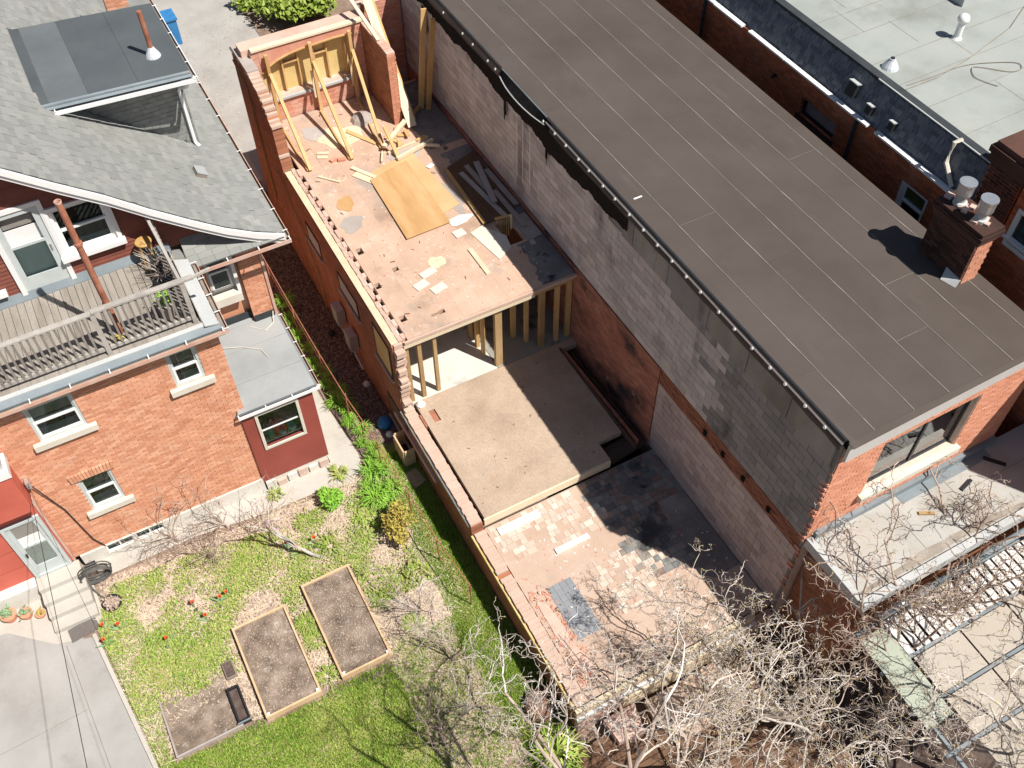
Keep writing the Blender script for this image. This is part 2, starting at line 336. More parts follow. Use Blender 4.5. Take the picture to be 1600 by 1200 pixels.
M['lawnsoil'] = mk('mossy_lawn_soil', [(.15,.18,.035),(.27,.28,.08),(.40,.32,.19)], 1.4, bump=.8, bsc=40, grain=.35, gsc=60)
M['mulch'] = mk('dark_leaf_mulch', [(.055,.038,.032),(.10,.07,.06),(.15,.115,.095)], 5, bump=1.0, bsc=35, grain=.4, gsc=45)
M['concrete'] = mk('driveway_concrete', [(.40,.39,.365),(.50,.49,.465),(.57,.56,.535)], .7, bump=.15, bsc=90, grain=.1, gsc=60,
                   spots=[((.31,.30,.275), .9, .56, .74, (1,1,1), .65), ((.46,.39,.31), 1.1, .62, .78, (1,1,1), .55), ((.60,.59,.57), 2.5, .6, .75, (1,1,1), .5)], k=0.68)
M['path'] = mk('path_concrete', [(.54,.50,.44),(.64,.60,.53),(.68,.64,.58)], 1.1, bump=.25, bsc=60, grain=.14, k=0.74)
M['foundation'] = mk('whitewashed_foundation', [(.66,.62,.55),(.75,.72,.66)], 3, bump=.4, k=0.9)
M['asphalt'] = mk('pale_asphalt', [(.36,.34,.315),(.43,.41,.38),(.48,.46,.43)], .8, bump=.2, grain=.16, spots=[((.58,.52,.42), 1.6, .62, .74, (1,1,1), .6)], k=0.85)
M['bark'] = mk('lichen_grey_bark', [(.22,.18,.145),(.36,.32,.275),(.54,.50,.455),(.40,.35,.19)], 3.5, rough=.9, grain=.2, gsc=30)
M['twig'] = mk('pale_twig', [(.28,.21,.16),(.50,.42,.35),(.68,.62,.56),(.78,.74,.70)], 2.2, rough=.85, grain=.2, rv=.6)
M['darktwig'] = mk('brown_twig', [(.22,.15,.11),(.40,.31,.25),(.60,.52,.45)], 2.2, rv=.5, rough=.85)
M['bud'] = mk('yellow_green_bud', [(.40,.27,.10),(.42,.36,.14),(.50,.30,.16)], 3, rv=.6, rough=.7)
M['grass'] = mk('spring_grass', [(.08,.15,.015),(.16,.28,.03),(.29,.37,.07),(.38,.35,.15)], .9, rv=.55, rough=.7, grain=.1, k=1.35)
M['leaf'] = mk('fresh_green_leaf', [(.09,.17,.02),(.18,.31,.035),(.32,.40,.08),(.44,.40,.17),(.42,.33,.20)], 1.2, rv=.6, rough=.6, grain=.1)
M['fern'] = mk('bright_daylily_leaf', [(.14,.32,.03),(.23,.45,.05),(.33,.53,.09)], 1.0, rv=.6, rough=.5, grain=.06)
M['yleaf'] = mk('yellow_green_leaf', [(.34,.30,.05),(.44,.38,.08),(.36,.24,.06),(.28,.34,.06)], 1.5, rv=.7, rough=.65)
M['bushleaf'] = mk('mid_green_leaf', [(.10,.16,.02),(.22,.30,.04),(.34,.42,.09)], 1.5, rv=.7, rough=.6)
M['litter'] = mk('dry_leaf', [(.40,.27,.20),(.56,.42,.33),(.64,.52,.43),(.34,.22,.16)], 2, rv=.8, rough=.8, k=0.78)
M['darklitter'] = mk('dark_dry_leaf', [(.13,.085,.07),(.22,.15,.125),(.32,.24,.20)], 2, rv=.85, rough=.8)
M['tulip'] = mk('red_tulip_petal', [(.72,.06,.02),(.80,.12,.03)], 3, rough=.45, grain=.03)
M['tulipleaf'] = mk('grey_green_tulip_leaf', [(.20,.32,.18),(.27,.40,.22)], 2, rv=.4, rough=.5)
M['pink'] = mk('pink_blossom', [(.62,.30,.50),(.72,.45,.62)], 3, rv=.6, rough=.7)
M['bedwood'] = mk('raised_bed_board', [(.48,.31,.16),(.60,.42,.25),(.66,.50,.33)], 2.5, rv=.4, rough=.8, grain=.14, bump=.2)
M['terracotta'] = mk('terracotta', [(.55,.25,.15),(.62,.31,.20)], 4, rough=.8)
M['black'] = mk('black_plastic', [(.018,.019,.022),(.03,.032,.036)], 4, rough=.45)
M['blueplastic'] = mk('blue_plastic', [(.03,.16,.38),(.05,.22,.46)], 3, rough=.5)
M['hose'] = mk('dark_hose', [(.07,.07,.065),(.14,.135,.125)], 6, rough=.5)
M['mat'] = mk('woven_grey_mat', [(.13,.115,.105),(.20,.18,.165)], 20, rough=.9, bump=.8, bsc=120)
M['wire'] = mk('black_wire', [(.02,.02,.02),(.03,.03,.03)], 4, rough=.6)
M['dark'] = mk('dark_room', [(.03,.03,.03),(.05,.048,.045)], 2)
M['darkgap'] = mk('dark_void', [(.018,.015,.013),(.03,.025,.022)], 2)
M['greenpanel'] = mk('pale_green_panel', [(.30,.335,.26),(.38,.415,.34)], 1.2, rough=.5, grain=.06)
M['slatwhite'] = mk('white_slat', [(.70,.68,.65),(.80,.78,.75)], 3, rv=.4, rough=.7, k=0.85)
M['stone'] = mk('beige_paver', [(.56,.49,.40),(.66,.59,.50),(.70,.64,.56)], 1.5, rv=.6, bump=.15, grain=.12, k=0.62)
M['fence'] = mk('brown_board', [(.17,.09,.05),(.26,.145,.085),(.32,.19,.12)], 2.5, rv=.6, rough=.85, grain=.2, k=0.6)
M['barrel'] = mk('brown_tarpaulin', [(.17,.085,.055),(.25,.13,.085)], 2.5, rough=.75)
M['red'] = mk('red_plastic', [(.70,.03,.03),(.75,.05,.04)], 3, rough=.4)
M['teal'] = mk('teal_glazed', [(.10,.28,.28),(.14,.34,.33)], 3, rough=.4)
M['charwood'] = mk('charred_timber', [(.03,.025,.022),(.08,.055,.045),(.20,.10,.07)], 3, rv=.5, rough=.85, bump=.5)
M['pilltan'] = mk('tan_plywood', [(.52,.32,.15),(.60,.41,.22)], 1.3, rough=.8, grain=.1)
M['clap'] = mk('dark_red_clapboard', [(.15,.05,.035),(.21,.07,.05),(.25,.085,.055)], 2.5, rough=.7, rv=.4, bump=.3, grain=.14, spots=[((.7,.68,.66),14,.735,.75,(1,1,1),.8)])
M['sealant'] = mk('worn_roof_sealant', [(.115,.10,.09),(.15,.14,.13),(.185,.175,.165)], 4, rough=.9)
M['blockband'] = mk('stained_concrete_band', [(.16,.145,.13),(.25,.235,.215),(.34,.325,.31)], .9, st=(1,1,.4), bump=.3, spots=[((.05,.047,.045), 1.4, .56, .7, (1,1,.4), .8)])
M['lowroof'] = mk('weathered_low_roof', [(.40,.385,.35),(.50,.49,.455),(.56,.545,.51)], .8, rough=.8, bump=.15, grain=.12, spots=[((.44,.38,.31), .9, .55, .75, (1,1,1), .7), ((.33,.30,.26), 2.0, .62, .76, (1,1,1), .5)], k=0.8)
M['dustpeach'] = mk('dusty_peach_masonry', [(.46,.33,.26),(.54,.39,.31),(.58,.44,.36)], 1.4, rv=.35, bump=.4, grain=.2, spots=[((.36,.19,.13), 3.0, .60, .72, (1,1,1), .6)])
M['glass'] = glassmat('window_glass', (.80,.88,.86), .04)
M['reflglass'] = glassmat('green_window_glass', (.62,.78,.72), .5)

# ------------------------------------------------------------------ setting
G = -1.44
def sheet(poly, z): s = S(); s.add([(x, y, z) for x, y in poly], [tuple(range(len(poly)))]); return s
struct('ground', sheet([(-160,-160),(160,-160),(160,160),(-160,160)], G-.02), M['soil'])
struct('lawn_soil', sheet([(-8.45,7.72),(-8.06,4.07),(-7.4,-2.0),(.0,-2.0),(0,10),(-1.4,10),(-1.5,8.7),(-2.4,8.95),(-7.9,9.1),(-8.15,8.3)], G), M['soil'])
struct('lawn', sheet([(-8.05,3.95),(-7.4,-2.0),(-.02,-2.0),(-.02,9.3),(-.9,9.3),(-1.1,7.5),(-1.2,5.2),(-1.15,3.7),(-2.6,3.6),(-5,3.8)], G+.003), M['lawnsoil'])
struct('garden_kerb', S().beam((-8.47,7.66,G+.03),(-8.06,4.07,G+.03),.09,.07).beam((-8.06,4.07,G+.03),(-7.48,-2.0,G+.03),.09,.07), M['path'])
struct('driveway', sheet([(-20,9.4),(-9.2,9.4),(-8.9,7.75),(-8.5,7.62),(-8.10,4.07),(-7.5,-2.2),(-20,-2.2)], G+.008), M['concrete'])
struct('driveway_joint', S().prism([(-9.10,7.70,G+.012),(-9.085,7.70,G+.012),(-8.86,4.0,G+.012),(-8.875,4.0,G+.012)],(0,0,.003)).prism([(-10.9,5.9,G+.012),(-9.0,6.0,G+.012),(-9.0,6.008,G+.012),(-10.9,5.91,G+.012)],(0,0,.003)), M['gutterin'])
struct('concrete_path', sheet([(-8.2,9.5),(-8.2,9.02),(-5.7,9.05),(-3.9,8.85),(-2.6,8.82),(-1.7,8.62),(-1.35,8.85),(-1.25,9.4),(-1.42,11.6),(-1.5,16),(-1.95,16),(-1.98,9.5)], G+.006), M['path'])
struct('paved_apron', sheet([(-11.5,9.45),(-8.2,9.45),(-8.15,7.95),(-8.75,7.70),(-9.3,7.85),(-10.2,8.65),(-11.5,8.9)], G+.016), M['path'])
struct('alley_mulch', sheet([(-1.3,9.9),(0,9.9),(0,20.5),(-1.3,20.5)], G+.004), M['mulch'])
struct('side_driveway', sheet([(-6,20.3),(3.0,20.3),(3.0,60),(-6,60)], G+.004), M['asphalt'])
struct('street_verge', sheet([(3.02,20.3),(30,20.3),(30,60),(3.02,60)], G+.002), M['soil'])
# ================================================================== ruined brick building
ru = thing('ruined_building', 'roofless gutted brick building with exposed subfloors between the brick house and the long brown roof', 'building', (2.5, 9.0, G))
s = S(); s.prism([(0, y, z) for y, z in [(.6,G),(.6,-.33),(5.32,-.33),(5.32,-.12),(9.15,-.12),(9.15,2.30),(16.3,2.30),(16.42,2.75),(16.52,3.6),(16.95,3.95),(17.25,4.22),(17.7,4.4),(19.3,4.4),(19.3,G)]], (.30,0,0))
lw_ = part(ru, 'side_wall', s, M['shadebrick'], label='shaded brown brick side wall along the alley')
it = []
def toprow(y0, y1, zf, x0=.01, x1=.29, step=.118):
    y = y0
    while y < y1-.05:
        if R.random() > .04:
            h = R.uniform(.05, .075); z = zf(y) if callable(zf) else zf
            a = R.uniform(-.03, .03); it.append((((x0+x1)/2+R.uniform(-.012,.012), y+step/2, z+h/2+R.uniform(-.004,.01)), (math.cos(a)*(x1-x0)/2, math.sin(a)*(x1-x0)/2, 0), (0,step/2-.0015,0), (0,0,h/2)))
        y += step
toprow(.62, 5.3, -.33); toprow(5.34, 9.1, -.12)
toprow(9.2, 16.3, 2.30, .20, .30)
prof = lambda y: float(np.interp(y, [16.3,16.42,16.52,16.95,17.25,17.7,19.3], [2.3,2.75,3.6,3.95,4.22,4.4,4.4]))
y = 16.42
while y < 19.2:                               # broken toothed courses of the rising end
    z = prof(y)
    it.append(((.15+R.uniform(-.02,.02), y, z-.03+R.uniform(0,.05)), (.145,0,0), (0,R.uniform(.05,.09),0), (0,0,.04))); y += .13
for k in range(31):                           # jagged end of the wall where the upper storey stops
    z = -.06+k*.078; w_ = R.choice([.10,.16,.22,.06]); x0 = R.uniform(0,.04)
    it.append(((.15, 9.15-w_/2+.03, z+.034), (.14-x0,0,0), (0,w_/2,0), (0,0,.034)))
pieces(lw_, 'brick', it, M['dustpeach'], 300)
s = S(); s.box(.015,.19, 9.2,16.25, 2.305,2.345); part(ru, 'wall_plate', s, M['timberpale'])
s = S(); s.box(-.05,-.002, .55,5.25, -.42,-.34); part(ru, 'edge_board', s, M['osb'])
s = S(); s.box(-.04,-.002, 5.4,9.2, -.20,-.13); part(ru, 'metal_drip_edge', s, M['steel'])
# boarded and blocked openings of the alley side
for (y0,y1,z0,z1,m,fr,lb) in [(9.42,10.32,.95,1.98,'osb','charwood','window boarded with yellow plywood'),(11.45,12.65,1.15,1.66,'palelead','charwood','long pale boarded window'),(14.05,14.95,1.05,1.55,'palelead','charwood','small pale boarded window'),
                              (8.9,10.0,-1.2,-.35,'fence','charwood','basement opening with brown boards')]:
    s = S(); s.holed('x', -.022, -.002, y0-.06, y1+.06, z0-.06, z1+.06, [(y0,y1,z0,z1)]); wq = part(ru, 'window', s, M[fr], label=lb)
    s = S(); s.box(-.016,-.001, y0,y1,z0,z1); part(wq, 'board', s, M[m])
    s = S(); s.box(-.07,-.003, y0-.1,y1+.1,z0-.12,z0-.07); part(wq, 'sill', s, M['rmortar'])
s = S(); s.tube([(-.05,17.0,1.9),(-.05,16.7,2.0),(-.06,15.2,.9),(-.06,14.6,-.2),(-.06,14.5,-1.3)], .02, 6); part(ru, 'gas_pipe', s, M['timberold'])
for k, (yy, zz) in enumerate([(12.9,.0),(12.1,-.25)]):
    s = S(); s.box(-.26,-.03, yy-.2,yy+.2, zz-.28,zz+.28); mt = part(ru, 'meter_box', s, M['steel'])
    s = S(); s.tube([(-.12,yy,zz-.28),(-.12,yy,zz-.6),(-.12,yy-.5,zz-.75)], .03, 6); part(mt, 'conduit', s, M['palelead'])
s = S(); s.tube([(-.045,19.1,4.2),(-.045,18.2,3.9),(-.045,17.9,.2)], .03, 6); part(ru, 'downpipe', s, M['timberold'])
s = S(); s.box(-.06,-.002, 7.2,9.6, -.75,-.6); part(ru, 'ledge', s, M['rmortar'])
# floors -----------------------------------------------------------
def floorslab(x0,x1,y0,y1,z0,z1,holes):
    s = S(); xs = sorted({x0,x1}|{h[i] for h in holes for i in (0,1)}); ys = sorted({y0,y1}|{h[i] for h in holes for i in (2,3)})
    for a,b in zip(xs,xs[1:]):
        for c,d in zip(ys,ys[1:]):
            if any(h[0] < (a+b)/2 < h[1] and h[2] < (c+d)/2 < h[3] for h in holes): continue
            s.box(a,b,c,d,z0,z1)
    return s
holes = [(.50,.66,12.26,12.50),(1.02,1.18,11.30,11.44),(.42,.56,10.95,11.15),(.50,.66,9.68,9.88),(1.20,1.40,9.50,9.57),(1.40,1.56,9.48,9.60),(3.99,4.42,10.75,11.60),(4.20,4.32,14.95,15.12)]
uf = part(ru, 'upper_floor', floorslab(.40,4.90,9.12,18.38,2.27,2.40,holes), M['ufloor'])
it = []; x = .41
while x < 4.8:
    w_ = R.uniform(.38,.62); w_ = min(w_, 4.89-x); y = 9.13-R.uniform(0,.8)
    while y < 18.3:
        l = R.choice([.6,.9,1.2,1.5]); a, b = max(y,9.125), min(y+l,18.37)
        if b-a > .1 and R.random() > .14 and not any(h[0] < x+w_ and h[1] > x and h[2] < b and h[3] > a for h in holes):
            it.append(((x+w_/2,(a+b)/2,2.4015),(w_/2-.004,0,0),(0,(b-a)/2-.004,0),(0,0,.0018)))
        y += l
    x += w_
pieces(uf, 'subfloor_sheet', it, M['usheet'], 300)
def ragged(xf, y0, y1, x1, step=.12, amp=.12):
    P = []; y = y0; 
    while y < y1: P.append((xf(y)+R.uniform(-amp,amp), y)); y += step
    return [(x1, y1), (x1, y0)] + P
s = S()
for a, b in ((9.13,10.7),(11.65,14.9),(15.16,18.3)):
    p = ragged(lambda y: float(np.interp(y,[9.1,11,14,15.2,16.6,18],[4.05,4.2,4.2,3.9,3.8,3.76])), a, b, 4.89, .11, .10)
    s.add([(x,y,2.4062) for x,y in p], [tuple(range(len(p)))])
part(uf, 'dark_floor_strip', s, M['darkfloor'])  # ragged darker strip along the block wall
def blob(cx, cy, rx, ry, z, n=26, amp=.3):
    ph = [R.uniform(0,6.28) for _ in range(4)]
    out = []
    for k in range(n):
        a = 2*math.pi*k/n; f = 1+amp*(.5*math.sin(2*a+ph[0])+.4*math.sin(3*a+ph[1])+.35*math.sin(5*a+ph[2])+R.uniform(-.25,.25))
        out.append((cx+rx*f*math.cos(a), cy+ry*f*math.sin(a), z))
    return out
for (cx,cy,rx,ry,m,nm) in [(.95,14.2,.22,.30,'ply','bare_patch'),(.8,13.4,.32,.30,'timbergrey','bare_patch'),(3.45,13.1,.22,.7,'timbergrey','felt_patch'),(3.3,12.2,.3,.18,'plaster','plaster_patch'),
                           (1.3,17.4,.35,.3,'timbergrey','felt_patch'),(3.15,15.3,.45,.35,'timbergrey','felt_patch'),(1.9,16.9,.6,.5,'plypale','bare_patch'),(2.1,11.1,.2,.22,'plypale','bare_patch')]:
    s = S(); p = blob(cx,cy,rx,ry,2.4085+.003*math.floor(cy*2)%.011,26,.22); s.add(p,[tuple(range(len(p)))]); part(uf, nm, s, M[m])
for (a,b,c,d,an) in [(1.75,10.85,.42,.22,.2),(1.42,10.55,.36,.24,.25),(1.75,10.25,.38,.24,.2),(3.05,11.75,.3,.26,.1)]:
    s = S(); ca,sa = math.cos(an),math.sin(an); s.obox((a,b,2.422),(ca*c/2,sa*c/2,0),(-sa*d/2,ca*d/2,0),(0,0,.006)); part(uf, 'loose_tile', s, M['offwhite'])
# joist pockets between wall and floor
it = []; y = 9.3
while y < 16.2:
    w_ = R.uniform(.07,.16); it.append(((.35,y,2.33+R.uniform(-.02,.03)), (.048,0,0), (0,w_,0), (0,0,.06))); y += R.uniform(.40,.5)
pieces(uf, 'joist_end', it, M['dustybrick'], 100)
s = S(); s.box(.30,4.92,9.06,9.115,2.30,2.385); part(uf, 'rim_joist', s, M['dustpeach'])
s = S(); s.box(.25,4.93,9.20,9.36,2.06,2.262); part(ru, 'header_beam', s, M['timberold'])
s = S(); s.box(.27,3.75,9.07,9.19,2.17,2.27); part(ru, 'header_board', s, M['timberpale'])
for (x,y,w_,m) in [(.36,9.24,.09,'timberold'),(.68,9.24,.10,'timberold'),(1.08,9.24,.09,'timberold'),(2.80,9.24,.19,'timberold'),(3.58,9.9,.12,'timber'),(3.80,9.6,.09,'timber'),(4.06,9.27,.14,'timberold'),(4.50,9.27,.10,'timber'),(4.84,9.27,.12,'timber'),
                 (2.62,9.75,.09,'timber'),(2.60,10.05,.09,'timber'),(2.58,10.4,.09,'timberold'),(2.56,10.8,.09,'timberold'),(4.2,10.3,.09,'timberold'),(4.6,10.3,.09,'timberold')]:
    s = S(); s.box(x-w_/2,x+w_/2,y-.055,y+.055,.015,2.055 if y < 9.4 else 2.265); part(ru, 'stud', s, M[m])
s = S(); s.box(.30,2.72,9.14,13.0,-.12,.012); part(ru, 'lower_room_floor', s, M['wfloor'])
s = S(); s.box(2.74,4.93,9.14,13.0,-.12,.008); part(ru, 'lower_room_floor', s, M['tiledark'])
s = S(); s.box(.30,4.93,13.0,13.2,-.12,2.265); part(ru, 'partition_wall', s, M['timbergrey'])
s = S(); s.box(.30,.34,9.2,13,0,2.265); part(ru, 'wall_lining', s, M['plaster'])
mf = part(ru, 'middle_floor', floorslab(.36,4.93,5.34,9.13,-.16,0,[(4.42,4.93,5.34,8.9),(3.75,4.42,5.34,5.9),(.55,.72,8.35,8.75)]), M['mfloor'])
s = S(); s.box(.30,.56,8.35,8.75,-.15,-.02); s.box(.56,.71,8.36,8.74,-.15,-.05); part(mf, 'rusty_patch', s, M['rust'])
s = S(); s.box(.33,3.73,5.285,5.335,-.24,-.004); part(mf, 'edge_board', s, M['timberpale'])
s = S(); s.box(4.5,4.9,5.4,9.0,-1.0,-.9); s.box(3.7,4.9,5.3,5.9,-1.0,-.9); part(ru, 'pit_floor', s, M['darkgap'])
for (p,q,w_,m) in [((4.62,5.5,-.08),(4.50,8.85,-.06),.09,'rust'),((4.78,5.6,-.2),(4.72,8.8,-.25),.07,'charwood'),((4.47,5.4,-.05),(4.45,8.95,-.05),.06,'charwood')]:
    s = S(); s.beam(p,q,w_,.15); part(ru, 'charred_joist', s, M[m])
s = S(); s.obox((4.3,5.62,-.25),(.5,.05,.02),(-.03,.2,.0),(0,.0,.09)); s.obox((4.1,5.5,-.12),(.34,-.03,.03),(.02,.12,0),(0,0,.03)); part(ru, 'burnt_debris', s, M['charwood'])
nf = part(ru, 'near_floor', floorslab(.32,4.93,.62,5.28,-.55,-.33,[]), M['nfloor'])
# remaining tiles of the near floor
def tilepatch(poly_fn, x0,x1,y0,y1,sz,mat,name,z,prob=1.0,an=0.0,limit=300, gap=.008):
    it = []; ny = 0; y = y0
    while y < y1:
        x = x0 - (sz*.5 if ny % 2 and prob < 1 else 0)
        while x < x1:
            l = sz*(R.choice([1,1,1.5,.75]) if prob < 1 else 1)
            cx, cy = x+l/2, y+sz/2
            if poly_fn(cx, cy) and R.random() < prob:
                it.append(((cx,cy,z+R.uniform(0,.003)), (l/2-gap/2,0,0), (0,sz/2-gap/2,0), (0,0,.006)))
            x += l
        y += sz; ny += 1
    pieces(nf, name, it, mat, limit)
def edge_n(x, y): return math.sin(x*3.1+1)*.18 + math.sin(y*4.3)*.16 + math.sin(x*7+y*5)*.08
tilepatch(lambda x,y: y+edge_n(x,y) > 3.95 and x < 2.85+edge_n(y,x) and not (1.2 < x < 1.55 and 4.2 < y < 4.6), .45,3.0,3.7,5.22,.155,M['tile'],'tile',-.3285,.72)
tilepatch(lambda x,y: abs((x-2.6)*.9-(y-2.75)*.15+edge_n(x,y)) < .55 and 1.95 < y < 3.3, 1.9,3.4,1.9,3.3,.13,M['tile'],'tile',-.3285,.7)
tilepatch(lambda x,y: x > 2.85+edge_n(y,x)*.7 and y > 2.3 and not (x > 4.2 and y < 4), 2.8,4.9,2.3,5.25,.165,M['tiledark'],'tile',-.321,.9)  # darker tiles on the side towards the block wall
tilepatch(lambda x,y: True, .80,1.30,1.86,3.25,.155,M['slatetile'],'slate_tile',-.327,1.0)
for (cx,cy,rx,ry,m) in [(4.0,4.6,.42,.22,'darkfloor'),(.55,2.4,.14,.6,'dustybrick'),(.62,1.5,.16,.35,'dustybrick')]:
    s = S(); p = blob(cx,cy,rx,ry,-.3135+.004*rx*10,26,.22); s.add(p,[tuple(range(len(p)))]); part(nf, 'bare_patch', s, M[m])
s = S(); p = ragged(lambda y: float(np.interp(y,[1.6,2.2,3,4,5.3],[4.3,3.9,3.45,3.15,3.0])), 1.7, 5.25, 4.92, .10, .12); s.add([(x,y,-.3265) for x,y in p],[tuple(range(len(p)))]); part(nf, 'soot_shade_patch', s, M['sootshade'])  # soot plus shade painted into the floor where the wall's shadow falls
for (x0,x1,y0,y1) in [(.55,1.62,4.92,5.12),(1.45,2.32,3.88,4.02)]:
    s = S(); s.box(x0,x1,y0,y1,-.332,-.285); part(nf, 'plaster_ledge', s, M['plaster'])
# front edge
s = S(); s.box(-.05,4.45,.50,.60,-.52,-.29); part(ru, 'front_beam', s, M['timberpale'])
s = S(); s.box(-.02,4.4,.605,.625,-.34,-.30); part(ru, 'flashing_strip', s, M['black'])
s = S(); s.box(1.05,3.95,.40,.46,-1.25,-.66); part(ru, 'front_board', s, M['plypale'])
s = S(); s.box(-.05,4.5,.44,.498,-.64,-.54); part(ru, 'trim_board', s, M['white'])
s = S(); s.box(0,4.93,.47,.60,G,-.55); part(ru, 'front_wall', s, M['dustybrick'])
# far wall ---------------------------------------------------------
YF = 18.4
s = S(); s.holed('y', YF+.03, YF+.45, .30, 3.46, .5, 4.68, [(.50,3.20,3.14,4.60)]); fw_ = part(ru, 'street_wall', s, M['rmortar'])
arch = [(.50,4.02),(.72,4.17),(.98,4.29),(1.3,4.37),(1.7,4.42),(2.1,4.43),(2.6,4.46),(3.2,4.44)]
s = S(); s.prism([(x,YF+.02,z) for x,z in arch]+[(3.2,YF+.02,4.60),(.50,YF+.02,4.60)], (0,.4,0)); part(fw_, 'arch_spandrel', s, M['rbrick'])
s = S()
for (a,b),(c,d) in zip(arch,arch[1:]): s.obox(((a+c)/2,YF+.12,(b+d)/2-.02),((c-a)/2,0,(d-b)/2),(0,.14,0),(0,0,.018))
part(fw_, 'arch_board', s, M['timber'])
hl = [(.48,3.22,3.08,4.50)]
pieces(fw_, 'brick', brickgrid('y', YF+.03, -1, .31, 3.45, 2.40, 4.64, hl, dp=.04), M['rbrick'], 220)
s = S(); s.box(.44,3.3,YF-.06,YF+.30,3.06,3.125); part(fw_, 'sill', s, M['palelead'])
s = S(); s.box(.5,3.2,YF+.27,YF+.29,3.13,4.59); part(fw_, 'plywood_panel', s, M['osb'])
for x in (.72,1.12,1.58,2.05,2.42,2.95,3.15):
    zt = float(np.interp(x,[a for a,b in arch],[b for a,b in arch]))
    s = S(); s.box(x-.022,x+.022,YF+.155,YF+.265,3.13,zt-.03); part(fw_, 'stud', s, M['timber'])
for a,b,z in ((1.14,1.56,4.0),(2.07,2.40,4.02)):
    s = S(); s.box(a,b,YF+.16,YF+.265,z-.02,z+.02); part(fw_, 'blocking', s, M['timber'])
s = S(); s.box(.32,3.62,YF-.02,YF+.16,4.68,4.735); part(ru, 'coping_board', s, M['timberpale'])
s = S(); s.box(.1,3.6,YF+.18,YF+.62,4.45,4.69); part(ru, 'cornice', s, M['dustybrick'])
s = S(); s.box(.0,.32,17.9,19.32,4.42,4.50); s.box(-.03,3.0,19.05,19.35,4.40,4.44); part(ru, 'tarred_coping', s, M['timbergrey'])
# pier and recessed wall
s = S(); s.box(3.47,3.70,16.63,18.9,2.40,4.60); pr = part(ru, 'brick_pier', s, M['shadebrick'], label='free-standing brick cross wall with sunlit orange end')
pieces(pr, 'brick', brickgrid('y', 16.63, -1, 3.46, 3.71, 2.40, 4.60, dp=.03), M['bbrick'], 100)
it = []; y = 16.65
while y < 18.8: it.append(((3.585,y+.055,4.625),(.115,0,0),(0,.05,0),(0,0,.03+R.uniform(-.005,.008)))); y += .115
pieces(pr, 'coping_brick', it, M['dustybrick'], 60)
s = S(); s.box(3.70,4.94,19.05,19.35,G,4.72); part(ru, 'recessed_wall', s, M['dustybrick'])
pieces(ru, 'brick', brickgrid('y', 19.05, -1, 3.71, 4.93, 2.4, 4.72, dp=.03), M['rbrick'], 160)

# ------------------------------------------------------------------ braces, lumber and boards lying in the ruin
names = ['leftmost timber brace against the boarded far wall','middle timber brace against the boarded far wall','right timber brace beside the brick cross wall']
for k,(x,xf,yf) in enumerate([(.66,.63,15.85),(1.90,1.80,15.75),(3.05,2.73,15.75)]):
    t = thing('timber_brace', names[k], 'brace', (x, 17.5, 2.41), 'raking braces of the far wall')
    s = S(); s.box(x-.045,x+.045,18.24,18.34,2.41,4.58); part(t, 'post', s, M['timber'])
    s = S(); s.beam((x+.0,18.19,4.05),(xf,yf,2.46),.085,.09); part(t, 'raker', s, M['timber'])
    s = S(); s.beam((x-.05,18.2,2.45),(xf-.06,yf+.05,2.45),.05,.07); part(t, 'sole_plate', s, M['timber'])
    s = S(); s.beam((x-.1,18.25,3.75),(x-.1,18.26,2.9),.05,.04); part(t, 'cleat', s, M['timberpale'])
def plank(p, q, wd, th, mat, label, up=(0,0,1), name='timber_plank', grp='loose timber in the ruin', cat='plank'):
    s = S(); s.beam(p, q, wd, th, up); return single(name, s, M[mat], label, cat, group=grp)
plank((3.83,16.25,2.47),(3.76,18.75,5.45),.25,.05,'timberpale','widest pale plank leaning high beside the brick cross wall',(0,-.77,.63))
plank((3.99,16.5,2.47),(3.96,18.9,5.3),.12,.045,'timber','narrow yellow plank leaning behind the wide pale plank',(0,-.77,.63))
plank((3.52,17.3,4.69),(3.3,18.95,5.4),.1,.05,'timberpale','short pale plank rising off the top of the brick cross wall')
plank((4.42,16.95,2.42),(4.72,16.85,5.5),.17,.045,'timber','left one of two tall yellow planks leaning on the block wall',(0,-1,0))
plank((4.58,16.8,2.42),(4.84,16.55,5.35),.15,.04,'timber','right one of two tall yellow planks leaning on the block wall',(0,-1,0))
plank((4.62,17.1,2.42),(4.82,17.0,3.9),.10,.04,'timber','short yellow plank leaning in the far corner of the upper floor',(0,-1,0))
plank((2.70,15.62,2.62),(3.85,16.55,2.60),.12,.07,'timberpale','thick pale plank lying across at the foot of the brick cross wall')
plank((3.85,16.55,2.50),(4.75,17.25,2.50),.12,.06,'timberold','shaded plank lying towards the far corner of the block wall')
plank((2.88,15.9,3.05),(2.93,15.25,2.46),.09,.05,'timber','short propped board in front of the right timber brace')
plank((2.75,15.5,2.455),(4.0,15.62,2.455),.07,.09,'timberpale','thin pale batten lying behind the orange plywood')
plank((2.85,15.12,2.50),(4.05,15.4,2.50),.09,.09,'timberpale','white-topped batten at the far edge of the orange plywood')
plank((3.75,15.3,2.52),(4.1,15.05,2.52),.05,.08,'timberpale','short angled batten end beside the dark floor strip')
plank((2.45,15.25,2.45),(2.65,15.65,2.45),.05,.08,'timberpale','small batten stub behind the orange plywood')
plank((1.65,15.45,2.44),(2.05,14.75,2.44),.11,.05,'timberpale','short pale plank at the far left corner of the orange plywood')
plank((1.62,15.2,2.42),(1.98,14.6,2.42),.20,.02,'plypale','thin pale board scrap under the left edge of the orange plywood')
plank((.72,15.55,2.43),(1.15,15.05,2.43),.05,.04,'timberpale','slim batten lying at the foot of the left brace')
plank((2.15,17.0,2.43),(2.65,16.1,2.43),.12,.03,'timber','yellow board lying between the middle and right braces')
plank((1.05,16.5,2.425),(1.35,16.35,2.425),.10,.03,'timberpale','small offcut lying between the left and middle braces, upper of two')
